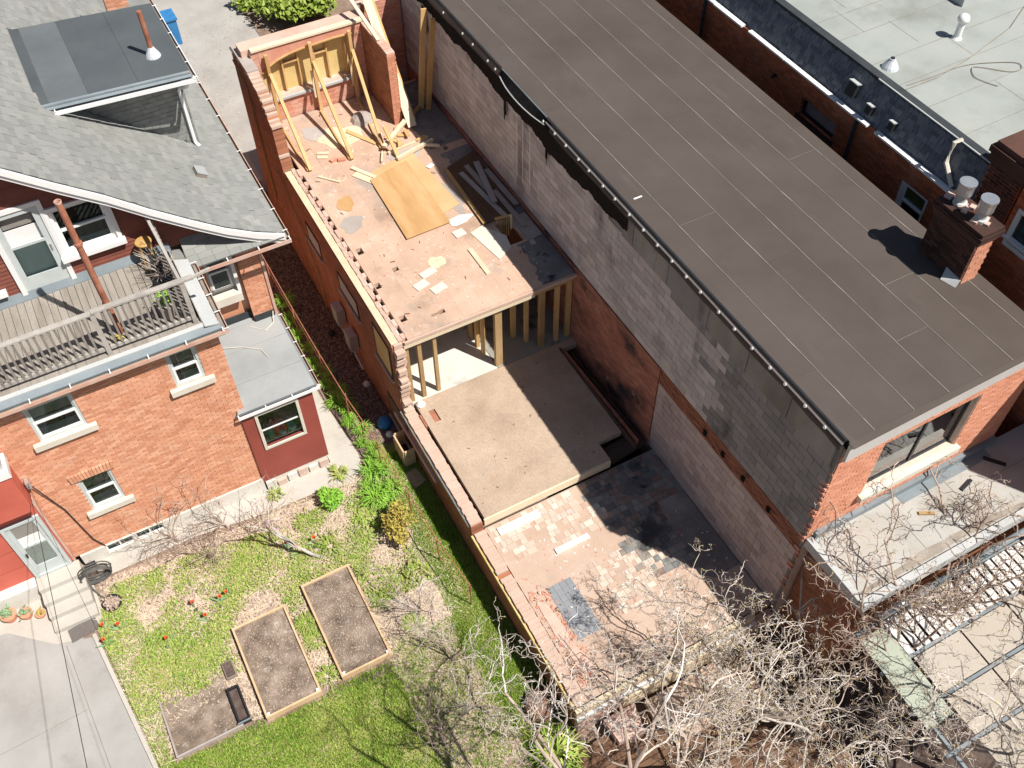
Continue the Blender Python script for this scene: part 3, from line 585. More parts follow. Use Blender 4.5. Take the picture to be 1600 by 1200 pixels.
plank((1.0,16.33,2.425),(1.25,16.2,2.425),.11,.03,'timberpale','small offcut lying between the left and middle braces, lower of two')
plank((3.02,11.1,2.425),(3.03,10.1,2.425),.12,.03,'timberpale','straight pale plank on the pink floor near the open edge')
for k in range(9):
    x,y,a = R.uniform(2.9,3.7), R.uniform(15.5,16.2), R.uniform(0,3.1)
    plank((x,y,2.43+.012*k),(x+.32*math.cos(a),y+.32*math.sin(a),2.43+.012*k),.09,.025,'timber','splintered yellow offcut in the heap under the thick pale plank')
# plywood
def panel(corners, th, mat, label, name='plywood_sheet'):
    s = S(); s.prism(corners, (0,0,th)); return single(name, s, M[mat], label, 'board', group='boards lying on the upper floor')
panel([(1.95,15.0,2.42),(3.35,15.35,2.42),(3.55,12.75,2.42),(2.1,12.3,2.42)], .014, 'pilltan', 'tan plywood sheet under the orange plywood sheet')
panel([(1.88,14.72,2.445),(3.06,15.0,2.445),(3.02,12.20,2.445),(1.78,12.16,2.445)], .016, 'ply', 'big orange plywood sheet in the middle of the upper floor')
panel([(3.86,14.18,2.425),(4.86,14.5,2.425),(4.72,11.80,2.425),(3.76,11.70,2.425)], .03, 'fence', 'plywood sheet with shade painted dark brown, under grey planks beside the block wall')  # plywood lying in shadow, the shade is in its brown colour
panel([(3.30,11.62,2.41),(3.66,11.72,2.41),(4.05,11.1,2.41),(3.96,10.66,2.41),(3.50,10.42,2.41)], .012, 'offwhite', 'pale tilted board beside the stair opening')
s = S(); s.beam((3.83,14.15,2.47),(3.755,11.72,2.47),.09,.035); single('timber_plank', s, M['timber'], 'orange strip painted as the sunlit edge of the shaded plywood sheet', 'plank', group='loose timber in the ruin')  # strip added as the sunlit edge of the dark sheet
gl = ['pale grey plank nearest the orange edge strip on the dark board','brown plank second from the orange edge strip on the dark board','crossing brown plank on top of the pile on the dark board','plank nearest the block wall on the dark board','long brown plank reaching past the end of the dark board']
for k,(p,q,w_) in enumerate([((4.12,13.8),(4.36,11.6),.13),((4.38,14.0),(4.43,12.6),.14),((4.66,13.95),(4.33,12.25),.16),((4.78,13.6),(4.82,11.95),.15),((4.55,12.7),(4.6,11.1),.14)]):
    zz = 2.47+.028*[0,0,2,0,1][k]; plank((*p,zz),(*q,zz),w_,.026,'timbergrey',gl[k])
panel([(4.46,11.5,2.415),(4.86,11.6,2.415),(4.86,10.7,2.415),(4.46,10.62,2.415)], .04, 'timbergrey', 'grey square board against the block wall near the open edge')
panel([(4.45,10.62,2.42),(4.58,10.66,2.42),(4.56,10.45,2.42),(4.42,10.48,2.42)], .03, 'timbergrey', 'small brown board scrap below the stair opening')
t = thing('stair_guard', 'little slatted wooden guard standing in the stair opening of the upper floor', 'guard', (4.2, 11.6, 2.3))
s = S(); s.beam((3.99,11.58,2.62),(4.40,11.52,2.62),.06,.05); part(t, 'rail', s, M['timber'])
s = S(); s.box(4.37,4.42,11.45,11.5,2.2,2.66); part(t, 'newel', s, M['timberpale'])
for k in range(6):
    x = 4.02+.06*k; s = S(); s.box(x-.012,x+.012,11.50-.02*k*.3,11.53-.02*k*.3,2.0,2.6); part(t, 'slat', s, M['timberold'])
t = single('rubble_brick', S().obox((1.35,16.0,2.44),(.1,.03,0),(-.02,.05,0),(0,0,.03)), M['rbrick'], 'loose red brick between the left and middle braces', 'brick')
single('rubble_brick', S().obox((1.55,15.9,2.44),(.1,-.03,0),(.02,.05,0),(0,0,.03)), M['rbrick'], 'loose orange brick near the foot of the middle brace', 'brick')
single('rubbish_heap', S().lathe((2.75,17.3,2.4),[(.35,0),(.28,.12),(.16,.2),(.05,.24)],9), M['timbergrey'], 'grey heap of rubbish in the corner behind the right brace', 'rubble')
single('paper_scrap', S().obox((3.55,14.5,2.428),(.09,.04,0),(-.03,.06,0),(0,0,.004)), M['white'], 'white paper scrap beside the grey felt right of the plywood', 'paper')
single('plastic_bag', S().lathe((.47,9.0,.0),[(.10,0),(.12,.05),(.07,.11),(.02,.13)],9), M['white'], 'white plastic bag at the corner post of the middle floor', 'bag')

# loose crumbs and splinters on the floors
def crumbs(parent, n, x0,x1,y0,y1,z,mat,smin,smax,long=1.0):
    s = S()
    for _ in range(n):
        a = R.uniform(0,3.14); l = R.uniform(smin,smax); x,y = R.uniform(x0,x1),R.uniform(y0,y1)
        s.obox((x,y,z+l*.2),(math.cos(a)*l*long,math.sin(a)*l*long,0),(-math.sin(a)*l*.5,math.cos(a)*l*.5,0),(0,0,l*.2))
    part(parent,'rubble_crumbs',s,M[mat],kind='stuff')
crumbs(uf,260,.5,3.9,9.3,18.2,2.401,'rbrick',.008,.026); crumbs(uf,260,.5,4.3,9.3,18.2,2.401,'plaster',.006,.022); crumbs(uf,70,.5,4.6,9.3,18.2,2.401,'fence',.01,.03,2.2); crumbs(uf,90,.5,3.6,15.0,18.2,2.401,'timberpale',.012,.035,2.0)
crumbs(mf,40,.5,3.7,5.5,9.0,.001,'fence',.006,.02,2); crumbs(mf,30,.5,4.3,5.5,9.0,.001,'rbrick',.006,.02)
crumbs(nf,160,.4,4.8,.7,5.2,-.329,'rbrick',.008,.028); crumbs(nf,160,.4,4.8,.7,5.2,-.329,'plaster',.008,.028); crumbs(nf,160,.36,.8,.9,3.4,-.329,'rbrick',.015,.045); crumbs(nf,120,.36,.9,.9,3.4,-.329,'fence',.01,.03)
# ================================================================== long building with brown roof
lb = thing('long_building', 'long building with brown roll roofing, grey block party wall and orange brick rear', 'building', (7.4, 8.0, G))
s = S(); s.box(4.965,5.2,.5,21.4,G,5.70); bw = part(lb, 'party_wall', s, M['blockmortar'], label='tall grey block party wall facing the ruin')
bg_ = lambda *a: brickgrid('x', 4.955, -1, *a, L=.40, H=.2, m=.009, dp=.05, jit=.0025)
up = bg_(.56, 19.0, 2.58, 5.02) + bg_(8.0, 19.0, 5.02, 5.5)
isd = lambda c: c[1] < 3.75+.3*math.sin(c[2]*5)+.15*math.sin(c[2]*11) or (c[2] > 4.85+.12*math.sin(c[1]*2.3) and c[1] < 6)
pieces(bw, 'block', [q for q in up if not isd(q[0])], M['block'], 190)
pieces(bw, 'block', [q for q in up if isd(q[0])], M['blockdark'], 70, 'sooty_block_courses')
pieces(bw, 'block', bg_(.56, 5.45, -.33, 2.06), M['blockpink'], 70, 'lower_block_courses')
s = S(); s.box(4.925,4.962, 5.47,19.0, G,2.56); part(bw, 'charred_brickwork', s, M['redbrickshade'], label='red brick strip blackened by fire')
it = brickgrid('x', 4.955, -1, .56, 5.45, 2.07, 2.57, L=.22, H=.077, dp=.05, jit=.008)
pieces(bw, 'brick', it, M['redband'], 120)
for y in (1.5,2.35,3.05,3.7): part(bw, 'joist_pocket', S().box(4.92,4.944, y-.05,y+.05, 2.2,2.36), M['tar'])
# tar with ragged lower edge, concrete band, smears
def tarstrip(y0, y1, ztop, zlo, amp, x=4.93, step=.04):
    s = S(); V = []; F = []; y = y0; k = 0
    while y <= y1:
        z = (zlo(y) if callable(zlo) else zlo) + amp*(math.sin(y*2.3)+.6*math.sin(y*5.1+1)+.4*math.sin(y*11.7)) + R.uniform(-.02,.02)
        V += [(x, y, ztop), (x-.004, y, z)]; k += 1; y += step
    for i in range(k-1): F.append((2*i, 2*i+1, 2*i+3, 2*i+2))
    return s.add(V, F)
part(bw, 'tar_band', tarstrip(7.2, 19.2, 5.72, lambda y: float(np.interp(y,[7,9,11,13,15,17,19],[5.35,5.12,5.15,5.22,5.3,5.28,5.2])), .05, 4.895), M['tar'])
for (y0,y1,z0,z1) in [(12.6,12.72,4.75,5.3),(10.55,10.68,4.8,5.2),(17.2,17.4,4.5,5.3)]:
    s = S(); n = 7; V = []
    for k in range(n): V.append((4.890, y0+(y1-y0)*k/(n-1), z1))
    for k in range(n)[::-1]: V.append((4.890, y0+(y1-y0)*k/(n-1)+R.uniform(-.02,.02), z0+R.uniform(-.18,.18)))
    s.add(V, [tuple(range(len(V)))]); part(bw, 'soot_run', s, M['tar'])
for y in (12.05,11.75,11.4): part(bw, 'drip_stain', S().box(4.886,4.89,y-.012,y+.012,3.3,5.2), M['plaster'])
y = .6
while y < 7.4:
    L = min(R.uniform(1.2,1.7), 7.4-y); part(bw, 'concrete_band', S().box(4.905,4.96, y+.008,y+L-.008, 5.04,5.69), M['blockdark' if R.random() < .4 else 'blockband']); y += L
# roof
s = S(); s.box(4.99,9.78,.42,21.5,5.66,5.88); rf = part(lb, 'roof', s, M['tar'])
sx = [4.99,5.52,6.42,7.22,8.0,8.76,9.52,9.80]; cuts = {0:[2.0,11],1:[14.8,6.3],2:[4.6,13.2],3:[9.4,1.8],4:[3.0,10.6],5:[6.9,16],6:[3.2,12]}
for k in range(7):
    ys = sorted([.38]+cuts[k]+[21.5])
    for a, b in zip(ys, ys[1:]):
        dz = R.uniform(-.001,.001)
        s = S(); s.prism([(sx[k],a,5.889+dz),(sx[k+1]+.04,a,5.884+dz),(sx[k+1]+.04,b-.004,5.884+dz),(sx[k],b-.004,5.889+dz)],(0,0,.009)); part(rf, 'roofing_strip', s, M['roofbrown'])
    for a, b in zip(ys, ys[1:]):
        if k: 
            P = [(sx[k]+R.uniform(-.005,.005), y_, 5.9005) for y_ in np.append(np.arange(a, min(b,21.4), .35), min(b,21.4))]
            s = S()
            for p, q in zip(P, P[1:]):
                w_ = R.choice([.006,.007,.008,.010]); s.add([(p[0]-w_,p[1],p[2]),(p[0]+w_,p[1],p[2]),(q[0]+w_,q[1],q[2]),(q[0]-w_,q[1],q[2])],[(0,1,2,3)])
            part(rf, 'seam', s, M['seam'])
        if a > 1 and (k,a) in ((1,6.3),(3,1.8),(5,6.9),(4,3.0)): part(rf, 'seam', S().add([(sx[k]+.03,a-.004,5.9005),(sx[k+1],a-.003,5.9005),(sx[k+1],a+.003,5.9005),(sx[k]+.03,a+.004,5.9005)],[(0,1,2,3)]), M['seam'])
# left roof edge: turned-down flashing with clamping bar and washers
P = [(4.985,5.885),(4.94,5.872),(4.875,5.74),(4.87,5.68)]
s = S()
for y0,y1 in ((.5,10.7),(12.9,21.3)):
    ys = np.arange(y0,y1+.01,.4); V = []; F = []
    for y_ in ys:
        o_ = R.uniform(-.012,.012)
        for x,z in P: V.append((x+o_*(5.885-z)*4, y_, z+(R.uniform(-.03,.03) if z < 5.7 else 0)))
    for i in range(len(ys)-1):
        for j in range(3): F.append((i*4+j,i*4+j+1,(i+1)*4+j+1,(i+1)*4+j))
    s.add(V,F)
part(rf, 'edge_flashing', s, M['roofbrown'])
part(rf, 'edge_slot', S().box(4.945,4.99,.5,21.3,5.872,5.903), M['black'])
part(rf, 'clamping_bar', S().prism([(4.915,.5,5.833),(4.90,.5,5.80),(4.89,.5,5.806),(4.905,.5,5.84)],(0,10.2,0)), M['steel'])
c_, s_ = math.cos(1.16), math.sin(1.16); wn_ = np.array((-s_,0,c_)); wu = np.array((c_,0,s_)); wv = np.array((0,1,0))
wm = None
for y_ in [0.95+.52*k for k in range(20)]+[13.1,13.55,14.3,14.9,16.0,16.9]:
    c0 = np.array((4.893,y_+R.uniform(-.05,.05),5.79)); base = np.array(BASE[rf])
    if wm is None:
        q = S(); V = [wn_*.0+(.035*math.cos(2*math.pi*k/10))*wu+(.035*math.sin(2*math.pi*k/10))*wv for k in range(10)]
        V += [p*.85+wn_*.012 for p in V]; q.add(V,[tuple(range(10,20))]+[(k,(k+1)%10,10+(k+1)%10,10+k) for k in range(10)])
        V = [wn_*.012+(.012*math.cos(2*math.pi*k/8))*wu+(.012*math.sin(2*math.pi*k/8))*wv for k in range(8)]; V += [p+wn_*.012 for p in V]
        wm = mkmesh('washer', q, (0,0,0), M['white'])
    o = bpy.data.objects.new('washer', wm); COL.objects.link(o); o.parent = rf; o.location = c0-base+wn_*.01
    
# torn flashing
s = S(); V = []; n = 14
for k in range(n+1):
    t_ = k/n; y_ = 12.88-2.14*t_; wv_ = .14*math.sin(math.pi*t_)**.8+.004; V += [(4.90-wv_*.9,y_,5.74),(4.93,y_,5.90),]
s.add(V,[(2*i,2*i+1,2*i+3,2*i+2) for i in range(n)]); part(rf, 'tear_opening', s, M['tar'])
for side in (0,1):
    P = [(V[2*k+side][0]+(.02 if side else -.02), V[2*k+side][1]+R.uniform(-.02,.02), V[2*k+side][2]+(.02 if side else .0)) for k in range(n+1)]
    s = S(); s.tube(P, .014, 5); part(rf, 'torn_edge', s, M['bluegrey'] if side else M['palelead'])
part(rf, 'scuff', S().box(5.16,5.36,7.42,7.46,5.900,5.904), M['white'])
# rear brick front (facing the camera side)
WH = (6.12,8.46,3.42,5.02)
s = S(); s.holed('y', .49,.75, 5.0,9.86, G,5.62, [WH]); fb = part(lb, 'rear_wall', s, M['hmortar'])
pieces(fb, 'brick', brickgrid('y', .48, -1, 4.99, 9.87, 2.60, 5.42, [(WH[0]-.02,WH[1]+.02,WH[2]-.17,WH[3])], L=.21, H=.072, dp=.05, jit=.003), M['bbrick'], 300)
s = S()
for k in [q for q in range(34) if R.random() < .55]: s.box(4.955+R.uniform(-.03,.012),5.0, .47+R.uniform(0,.01),.62, -.3+k*.154,-.23+k*.154)
part(fb, 'quoin_brick', s, M['rbrick'], kind='stuff')
s = S(); s.prism([(4.95,.36,5.40),(9.9,.36,5.58),(9.9,.36,5.885),(4.95,.36,5.885)],(0,.06,0)); part(lb, 'fascia', s, M['fascia'])
s = S(); s.prism([(4.95,.30,5.885),(9.9,.34,5.885),(9.9,.44,5.90),(4.95,.44,5.90)],(0,0,.008)); part(lb, 'drip_edge', s, M['roofbrown'])
s = S(); s.box(6.02,8.56,.36,.50,3.25,3.41); wq = part(lb, 'window', s, M['offwhite'], label='wide two-pane window with cream sill under the brown roof edge')
s = S(); s.holed('y', .60,.66, WH[0],WH[1],WH[2],WH[3],[(WH[0]+.05,7.36,WH[2]+.06,WH[3]-.05),(7.42,WH[1]-.05,WH[2]+.06,WH[3]-.05)]); part(wq, 'frame', s, M['black'])
for a,b in ((WH[0]+.05,7.36),(7.42,WH[1]-.05)): part(wq, 'pane', S().box(a,b,.625,.635,WH[2]+.06,WH[3]-.05), M['reflglass'])
part(wq, 'inner_ledge', S().box(WH[0],WH[1],.70,1.2,WH[2]-.1,WH[2]+.25), M['white'])
part(wq, 'curtain', S().box(WH[0]-.1,WH[1]+.1,1.4,1.45,3.0,5.2), M['greenpanel'])
part(wq, 'room_lining', S().box(WH[0]-.2,WH[1]+.2,1.5,1.6,2.9,5.3), M['dark'])
# low flat roof with kerb in front of the rear wall
s = S(); s.box(5.02,14,-1.08,.47,2.40,2.60); lr = part(lb, 'low_roof', s, M['lowroof'])
part(lr, 'kerb', S().box(5.0,14,-1.20,-1.06,2.36,2.66), M['palelead']); part(lr, 'kerb', S().box(4.99,5.12,-1.05,.46,2.36,2.63), M['palelead'])
part(lr, 'flashing', S().box(5.14,9.9,.38,.475,2.602,2.78), M['bluegrey'])
part(lr, 'flashing_foot', S().box(7.2,9.6,.18,.378,2.601,2.612), M['bluegrey'])
for x in (6.9,8.3): part(lr, 'membrane_seam', S().box(x-.008,x+.008,-1.05,.37,2.6,2.604), M['gutterin'])
part(lr, 'membrane_seam', S().box(8.32,14,-.2,-.19,2.6,2.604), M['gutterin'])
s = S(); p = blob(7.3,-.92,1.6,.11,2.606,40,.5); s.add(p,[tuple(range(len(p)))]); part(lr, 'dirt_streak', s, mk('silty_low_roof', [(.22,.185,.15),(.30,.265,.225),(.38,.355,.32)], 3.0, bump=.3, grain=.25))
s = S(); s.box(5.25,14,-.95,.46,G,2.38); part(lb, 'low_wall', s, M['shadebrick'])
for (x,y,a,l,m,lbl) in [(8.62,-.1,.25,.36,'black','black stick lying on the pale low roof'),(7.45,-.22,-.5,.32,'timberold','brown wood chunk lying on the pale low roof'),(9.55,.05,-.9,.45,'black','thin black stick at the right edge of the pale low roof')]:
    s = S(); s.obox((x,y,2.622),(math.cos(a)*l/2,math.sin(a)*l/2,0),(-math.sin(a)*.035,math.cos(a)*.035,0),(0,0,.02)); single('wood_scrap', s, M[m], lbl, 'debris')
# chimney on the right roof edge
ch = part(lb, 'chimney', S().box(9.27,9.70,2.33,3.42,5.5,7.05), M['chbrick'], label='sooty brick chimney with two metal flue caps')
it = brickgrid('y', 2.33,-1, 9.26,9.71, 5.88,6.9, L=.215,H=.075,dp=.03)
pieces(ch, 'brick', it, M['bbrick'], 60)
pieces(ch, 'brick', brickgrid('x', 9.27,-1, 2.32,3.43, 5.88,6.9, L=.215,H=.075,dp=.03), M['chbrick'], 100, 'brick_courses')  # left face carries soot and shade in the brick colour
for k,(e,z) in enumerate([(.03,6.9),(.06,6.98),(.09,7.06),(.06,7.14)]): part(ch, 'corbel', S().box(9.27-e,9.70+e,2.33-e,3.42+e,z,z+.078), M['chbrick'])
s = S()
for k in range(16): s.obox((9.48+R.uniform(-.2,.2),2.9+R.uniform(-.5,.5),7.24),(R.uniform(.03,.08),.02,0),(-.02,R.uniform(.03,.07),0),(0,0,R.uniform(.02,.05)))
part(ch, 'broken_mortar_cap', s, M['rmortar'], kind='stuff')
for y_ in (2.62,3.15):
    fl = part(ch, 'flue', S().lathe((9.48,y_,7.2),[(.13,0),(.13,.08),(.09,.10),(.09,.3)],14), M['palelead'])
    part(fl, 'flue_cap', S().lathe((9.48,y_,7.48),[(.15,0),(.15,.22),(.165,.22),(.165,.26)],16), M['steel'], smooth=False)
s = S(); s.prism([(9.15,2.30,5.90),(9.05,2.6,5.91),(9.24,2.7,6.06),(9.25,2.32,6.02)],(.01,0,.006)); part(ch, 'flashing', s, M['palelead'])

# ================================================================== white-roofed building on the right
wb = thing('slate_edged_building', 'deep red brick building with pale flat roof and slate mansard at the right edge', 'building', (13, 8, G))
wins = [(7.72,8.92,5.06,5.52),(4.72,5.50,4.66,5.50)]
s = S(); s.holed('x', 10.9,11.15, -4,34, G,6.06, wins); ww = part(wb, 'wall', s, M['wbrick'])
for k,(a,b,c,d) in enumerate(wins):
    wq = part(wb, 'window', S().box(10.84,11.0,a-.06,b+.06,c-.09,c-.003), M['black' if k == 0 else 'palelead'], label=['long recessed window boarded in pink','white framed sash window'][k])
    if k == 0: part(wq, 'board', S().box(11.06,11.08,a,b,c,d), M['rmortar']); part(wq, 'frame', S().holed('x',10.98,11.04,a,b,c,d,[(a+.06,b-.06,c+.05,d-.04)]), M['black'])
    else:
        part(wq, 'frame', S().holed('x',10.895,10.99,a,b,c,d,[(a+.05,b-.14,c+.07,5.06),(a+.05,b-.14,5.11,d-.04)]), M['white'])
        part(wq, 'pane', S().box(10.95,10.955,a+.05,b-.14,c+.07,5.06), M['glass']); part(wq, 'pane', S().box(10.95,10.955,a+.05,b-.14,5.11,d-.04), M['glass'])
        part(wq, 'blind', S().box(11.0,11.01,a,b,5.1,d), M['gold']); part(wq, 'room_lining', S().box(11.1,11.12,a-.1,b+.1,c-.1,d+.1), M['dark'])
y = 2.0
while y < 22:
    L = R.uniform(.8,2.4); part(wb, 'eaves_board', S().box(10.80+R.uniform(-.012,.012),10.93,y,y+L-R.choice([.02,.1,.25]),6.065,6.11), M['white']); y += L
part(wb, 'box_gutter', S().box(10.94,11.0,-2,30,5.98,6.06), M['slatebase'])
x0,z0,x1,z1 = 10.98,6.05,11.25,6.90; sl = math.hypot(x1-x0,z1-z0); du = np.array(((x1-x0)/sl,0,(z1-z0)/sl)); nn = np.array((-du[2],0,du[0]))
s = S(); s.prism([(x0,-2,z0),(x1,-2,z1),(x1+.2,-2,z1),(x0+.2,-2,z0)],(0,32,0)); ms = part(wb, 'mansard', s, M['slatebase'])
it = []
for r in range(8):
    y = 2.5 - R.random()*.2
    while y < 18:
        w_ = R.choice([.10,.13,.16,.2]); c = np.array((x0,y+w_/2,z0))+du*(.055+r*.108)+nn*(.012+R.uniform(0,.014))
        it.append((c, (0,w_/2-.005,0), du*.062+nn*(-.006), nn*.005)); y += w_
pieces(ms, 'shingle', it, M['slate'], 300)
part(wb, 'parapet_trim', S().box(11.22,11.42,-2,30,6.86,6.95), M['slatebase']); part(wb, 'parapet_line', S().box(11.19,11.22,3.2,7.2,6.93,6.955), M['palelead'])
wr = part(wb, 'flat_roof', S().box(11.43,40,-6,40,6.6,6.9), M['flatgreen'])
for y_ in (4.9,5.9,6.8,7.8,8.75,9.7,10.8,12.0):
    y_ += R.uniform(-.1,.1); part(wr, 'membrane_seam', S().prism([(11.43,y_,6.9),(30,y_+.4,6.9),(30,y_+.412,6.9),(11.43,y_+.014,6.9)],(0,0,.004)), M['gutterin'])
for (x,a,b) in ((13.0,7.9,8.9),(13.7,6.95,7.9),(12.5,9.8,10.9),(13.4,5.05,6.0),(12.2,8.8,9.8)): part(wr, 'membrane_seam', S().box(x,x+.01,a,b,6.9,6.904), M['gutterin'])
for (cx,cy,rx,ry) in ():
    s = S(); p = blob(cx,cy,rx,ry,6.9055,30,.4); s.add(p,[tuple(range(len(p)))]); part(wr, 'dirt_patch', s, mk('weathered_membrane', [(.22,.20,.165),(.34,.34,.31)], 2.5) if cx == 12.3 and cy < 6 else M['flatgreen'])
v = part(wr, 'roof_vent', S().lathe((11.75,7.45,6.9),[(.19,0),(.17,.06),(.08,.2),(.07,.24)],14), M['cone'], label='squat cone vent'); part(v, 'vent_hole', S().lathe((11.75,7.45,7.13),[(.055,0),(.055,.02)],10), M['black'])
v = part(wr, 'roof_vent', S().lathe((13.86,7.6,6.9),[(.12,0),(.10,.03),(.08,.06),(.08,.42)],12), M['white'], label='mushroom vent pipe'); part(v, 'vent_cap', S().lathe((13.86,7.6,7.32),[(.12,0),(.14,.06),(.11,.14),(.04,.18)],12), M['white'], smooth=True)
cu = part(wr, 'roof_curb', S().box(14.9,16.2,8.5,9.8,6.9,7.15), M['palelead']); part(cu, 'skylight', S().box(14.95,16.15,8.55,9.75,7.15,7.2), M['slatebase'])
s = S(); P = [(11.6,6.75,6.915),(12.3,6.72,6.915),(13.2,6.7,6.92),(13.9,6.45,6.92),(14.3,6.2,6.92),(14.2,6.0,6.92),(13.9,6.05,6.92),(13.5,6.45,6.92),(13.3,6.55,6.92),(13.1,6.3,6.92),(13.15,6.05,6.92),(13.3,5.75,6.92)]
Pc = []
for i in range(len(P)-1):
    a,b,c,d = (np.array(P[max(i-1,0)]),np.array(P[i]),np.array(P[i+1]),np.array(P[min(i+2,len(P)-1)]))
    for t_ in np.linspace(0,1,6,endpoint=False): Pc.append(tuple(.5*((2*b)+(c-a)*t_+(2*a-5*b+4*c-d)*t_**2+(3*b-a-3*c+d)*t_**3)))
single('cable', S().tube(Pc,.009,5), M['gutterin'], 'looped grey cable lying on the pale flat roof', 'cable')
single('cable', S().tube([(11.5,6.65,6.915),(12.4,6.65,6.915),(13.5,6.85,6.915),(15.2,7.3,6.915),(17,8.2,6.915)],.01,5), M['gutterin'], 'long straight grey cable crossing the pale flat roof', 'cable')
for (y_,z_,h) in ((7.65,6.45,.16),(7.0,6.33,.10),(6.3,6.35,.09)):
    c = np.array((x0,y_,z0))+du*((z_-z0)/du[2])
    lv = part(ms, 'louvre_vent', S().obox(c+nn*.08,(0,h*.8,0),du*h,nn*.08), M['black']); part(lv, 'hood', S().obox(c+nn*.10+du*(h+.01),(0,h*.85,0),du*.012,nn*.11), M['palelead'])
for (a,b) in ((7.15,4.2),(12.9,4.0)):
    part(wb, 'downpipe', S().tube([(10.86,a,6.06),(10.84,a,5.9),(10.85,a,b)],.045,8), M['slatebase'])
part(wb, 'roof_drain', S().tube([(11.25,4.75,6.95),(11.1,4.8,6.9),(10.97,4.72,6.5),(10.92,4.35,6.15)],.05,6), M['offwhite'])
part(wb, 'wall_lamp', S().tube([(10.86,9.9,5.55),(10.8,9.9,5.6),(10.8,9.95,5.5)],.04,6), M['black'])
st = part(wb, 'chimney_stack', S().box(10.84,11.5,2.95,3.72,5.6,7.75), M['wbrick'])
pieces(st, 'brick', brickgrid('x', 10.84,-1, 2.95,3.72, 6.0,7.3, L=.215,H=.075,dp=.03,m=.012), M['chbrick'], 80)
part(st, 'stack_cap', S().box(10.78,11.56,2.89,3.78,7.30,7.52).box(10.74,11.6,2.85,3.82,7.52,7.66).box(10.8,11.5,2.92,3.75,7.66,7.78), M['chbrick'])
tw = part(wb, 'upper_wall', S().holed('x', 10.87,11.6, -3,2.9, 5.8,8.2, [(2.0,2.72,5.98,6.72)]), M['wbrick'])
wq = part(wb, 'window', S().holed('x', 10.85,10.95, 1.9,2.78,5.9,6.8,[(2.0,2.70,6.0,6.72)]), M['white'], label='white framed window at the right picture edge'); part(wq, 'pane', S().box(10.93,10.94,2.0,2.7,6.0,6.72), M['glass']); part(wq, 'room_lining', S().box(11.3,11.32,1.8,2.9,5.8,6.9), M['dark'])
part(wb, 'flat_roof_edge', S().box(11.4,11.43,-6,40,6.6,6.93), M['palelead'])

# ================================================================== brick house on the left
ho = thing('brick_house', 'orange brick house with grey-green shingled gable roof and wooden roof deck on the left', 'house', (-5.0, 12.0, G))
YW = 9.53
W = [(-7.56,-6.60,3.20,4.22),(-7.40,-6.67,.46,1.62),(-4.70,-4.06,3.25,4.25)]
bas = [(-7.62,-6.98,-1.26,-.97),(-6.92,-6.25,-1.26,-.97)]
s = S(); s.holed('y', YW+.02, YW+.3, -8.36,-3.55, -.96,4.56, W); hw = part(ho, 'rear_wall', s, M['hmortar'])
hb = [(a-.0,b,c,d) for a,b,c,d in W]+[(-7.52,-6.55,1.62,1.86)]
pieces(hw, 'brick', brickgrid('y', YW+.01,-1,-8.35,-3.55,-.95,4.56,hb,L=.205,H=.069,dp=.05,jit=.002), M['hbrick'], 300)
it = []
for k in range(13): x = -7.51+.0735*k; it.append(((x+.037,YW-.012+.0,1.74),(.032,0,0),(0,.03,0),(.004*(k-6),0,.11)))
pieces(hw, 'arch_brick', it, M['hbrick'], 20)
s = S(); s.holed('y', YW-.04, YW+.3, -8.2,-3.7, G,-.952, bas); fd = part(ho, 'foundation', s, M['foundation'])
for a,b,c,d in bas:
    wq = part(ho, 'basement_window', S().box(a,b,YW+.03,YW+.06,c,d), M['glass']); part(wq, 'frame', S().holed('y',YW+.0,YW+.028,a,b,c,d,[(a+.03,(a+b)/2-.015,c+.03,d-.03),((a+b)/2+.015,b-.03,c+.03,d-.03)]), M['white'])
    part(wq, 'backing', S().box(a,b,YW+.1,YW+.12,c,d), M['palelead'])
def sash(parent, a,b,c,d, y0, frame='greyframe', sill=True, label=None, blind=.35, sillh=.16, over=.16, out=.10):
    """double-hung window in the opening a..b, c..d; y0 is the wall face, camera side is -y"""
    fr = part(parent, 'window', S().holed('y', y0+.03,y0+.15, a,b,c,d,[(a+.055,b-.055,c+.05,d-.05)]), M[frame], label=label)
    m = (c+d)/2
    part(fr, 'upper_sash', S().holed('y', y0+.07,y0+.10, a+.055,b-.055,m-.02,d-.05,[(a+.095,b-.095,m+.03,d-.09)]), M[frame])
    part(fr, 'lower_sash', S().holed('y', y0+.035,y0+.066, a+.055,b-.055,c+.05,m+.03,[(a+.10,b-.10,c+.12,m-.02)]), M['white'])
    part(fr, 'pane', S().box(a+.095,b-.095,y0+.083,y0+.087,m+.03,d-.09), M['glass']); part(fr, 'pane', S().box(a+.10,b-.10,y0+.048,y0+.052,c+.12,m-.02), M['glass'])
    part(fr, 'room_lining', S().box(a-.02,b+.02,y0+.55,y0+.57,c-.3,d+.1), M['dark'])
    part(fr, 'inner_sill', S().box(a+.06,b-.06,y0+.16,y0+.32,c-.02,c+.05), M['white'])
    if blind: part(fr, 'blind', S().box(a+.08,b-.08,y0+.13,y0+.135,d-.06-(d-c)*blind,d-.05), M['bushleaf' if False else 'gutterin'])
    if sill: part(fr, 'sill', S().box(a-over,b+over,y0-out,y0+.03,c-sillh,c-.002), M['offwhite'])
    return fr
sash(ho, *W[0], YW, label='upper left sash window with cream stone sill'); w2 = sash(ho, *W[1], YW, label='ground floor sash window under a soldier brick arch'); sash(ho, *W[2], YW, label='upper right sash window beside the red addition roof')
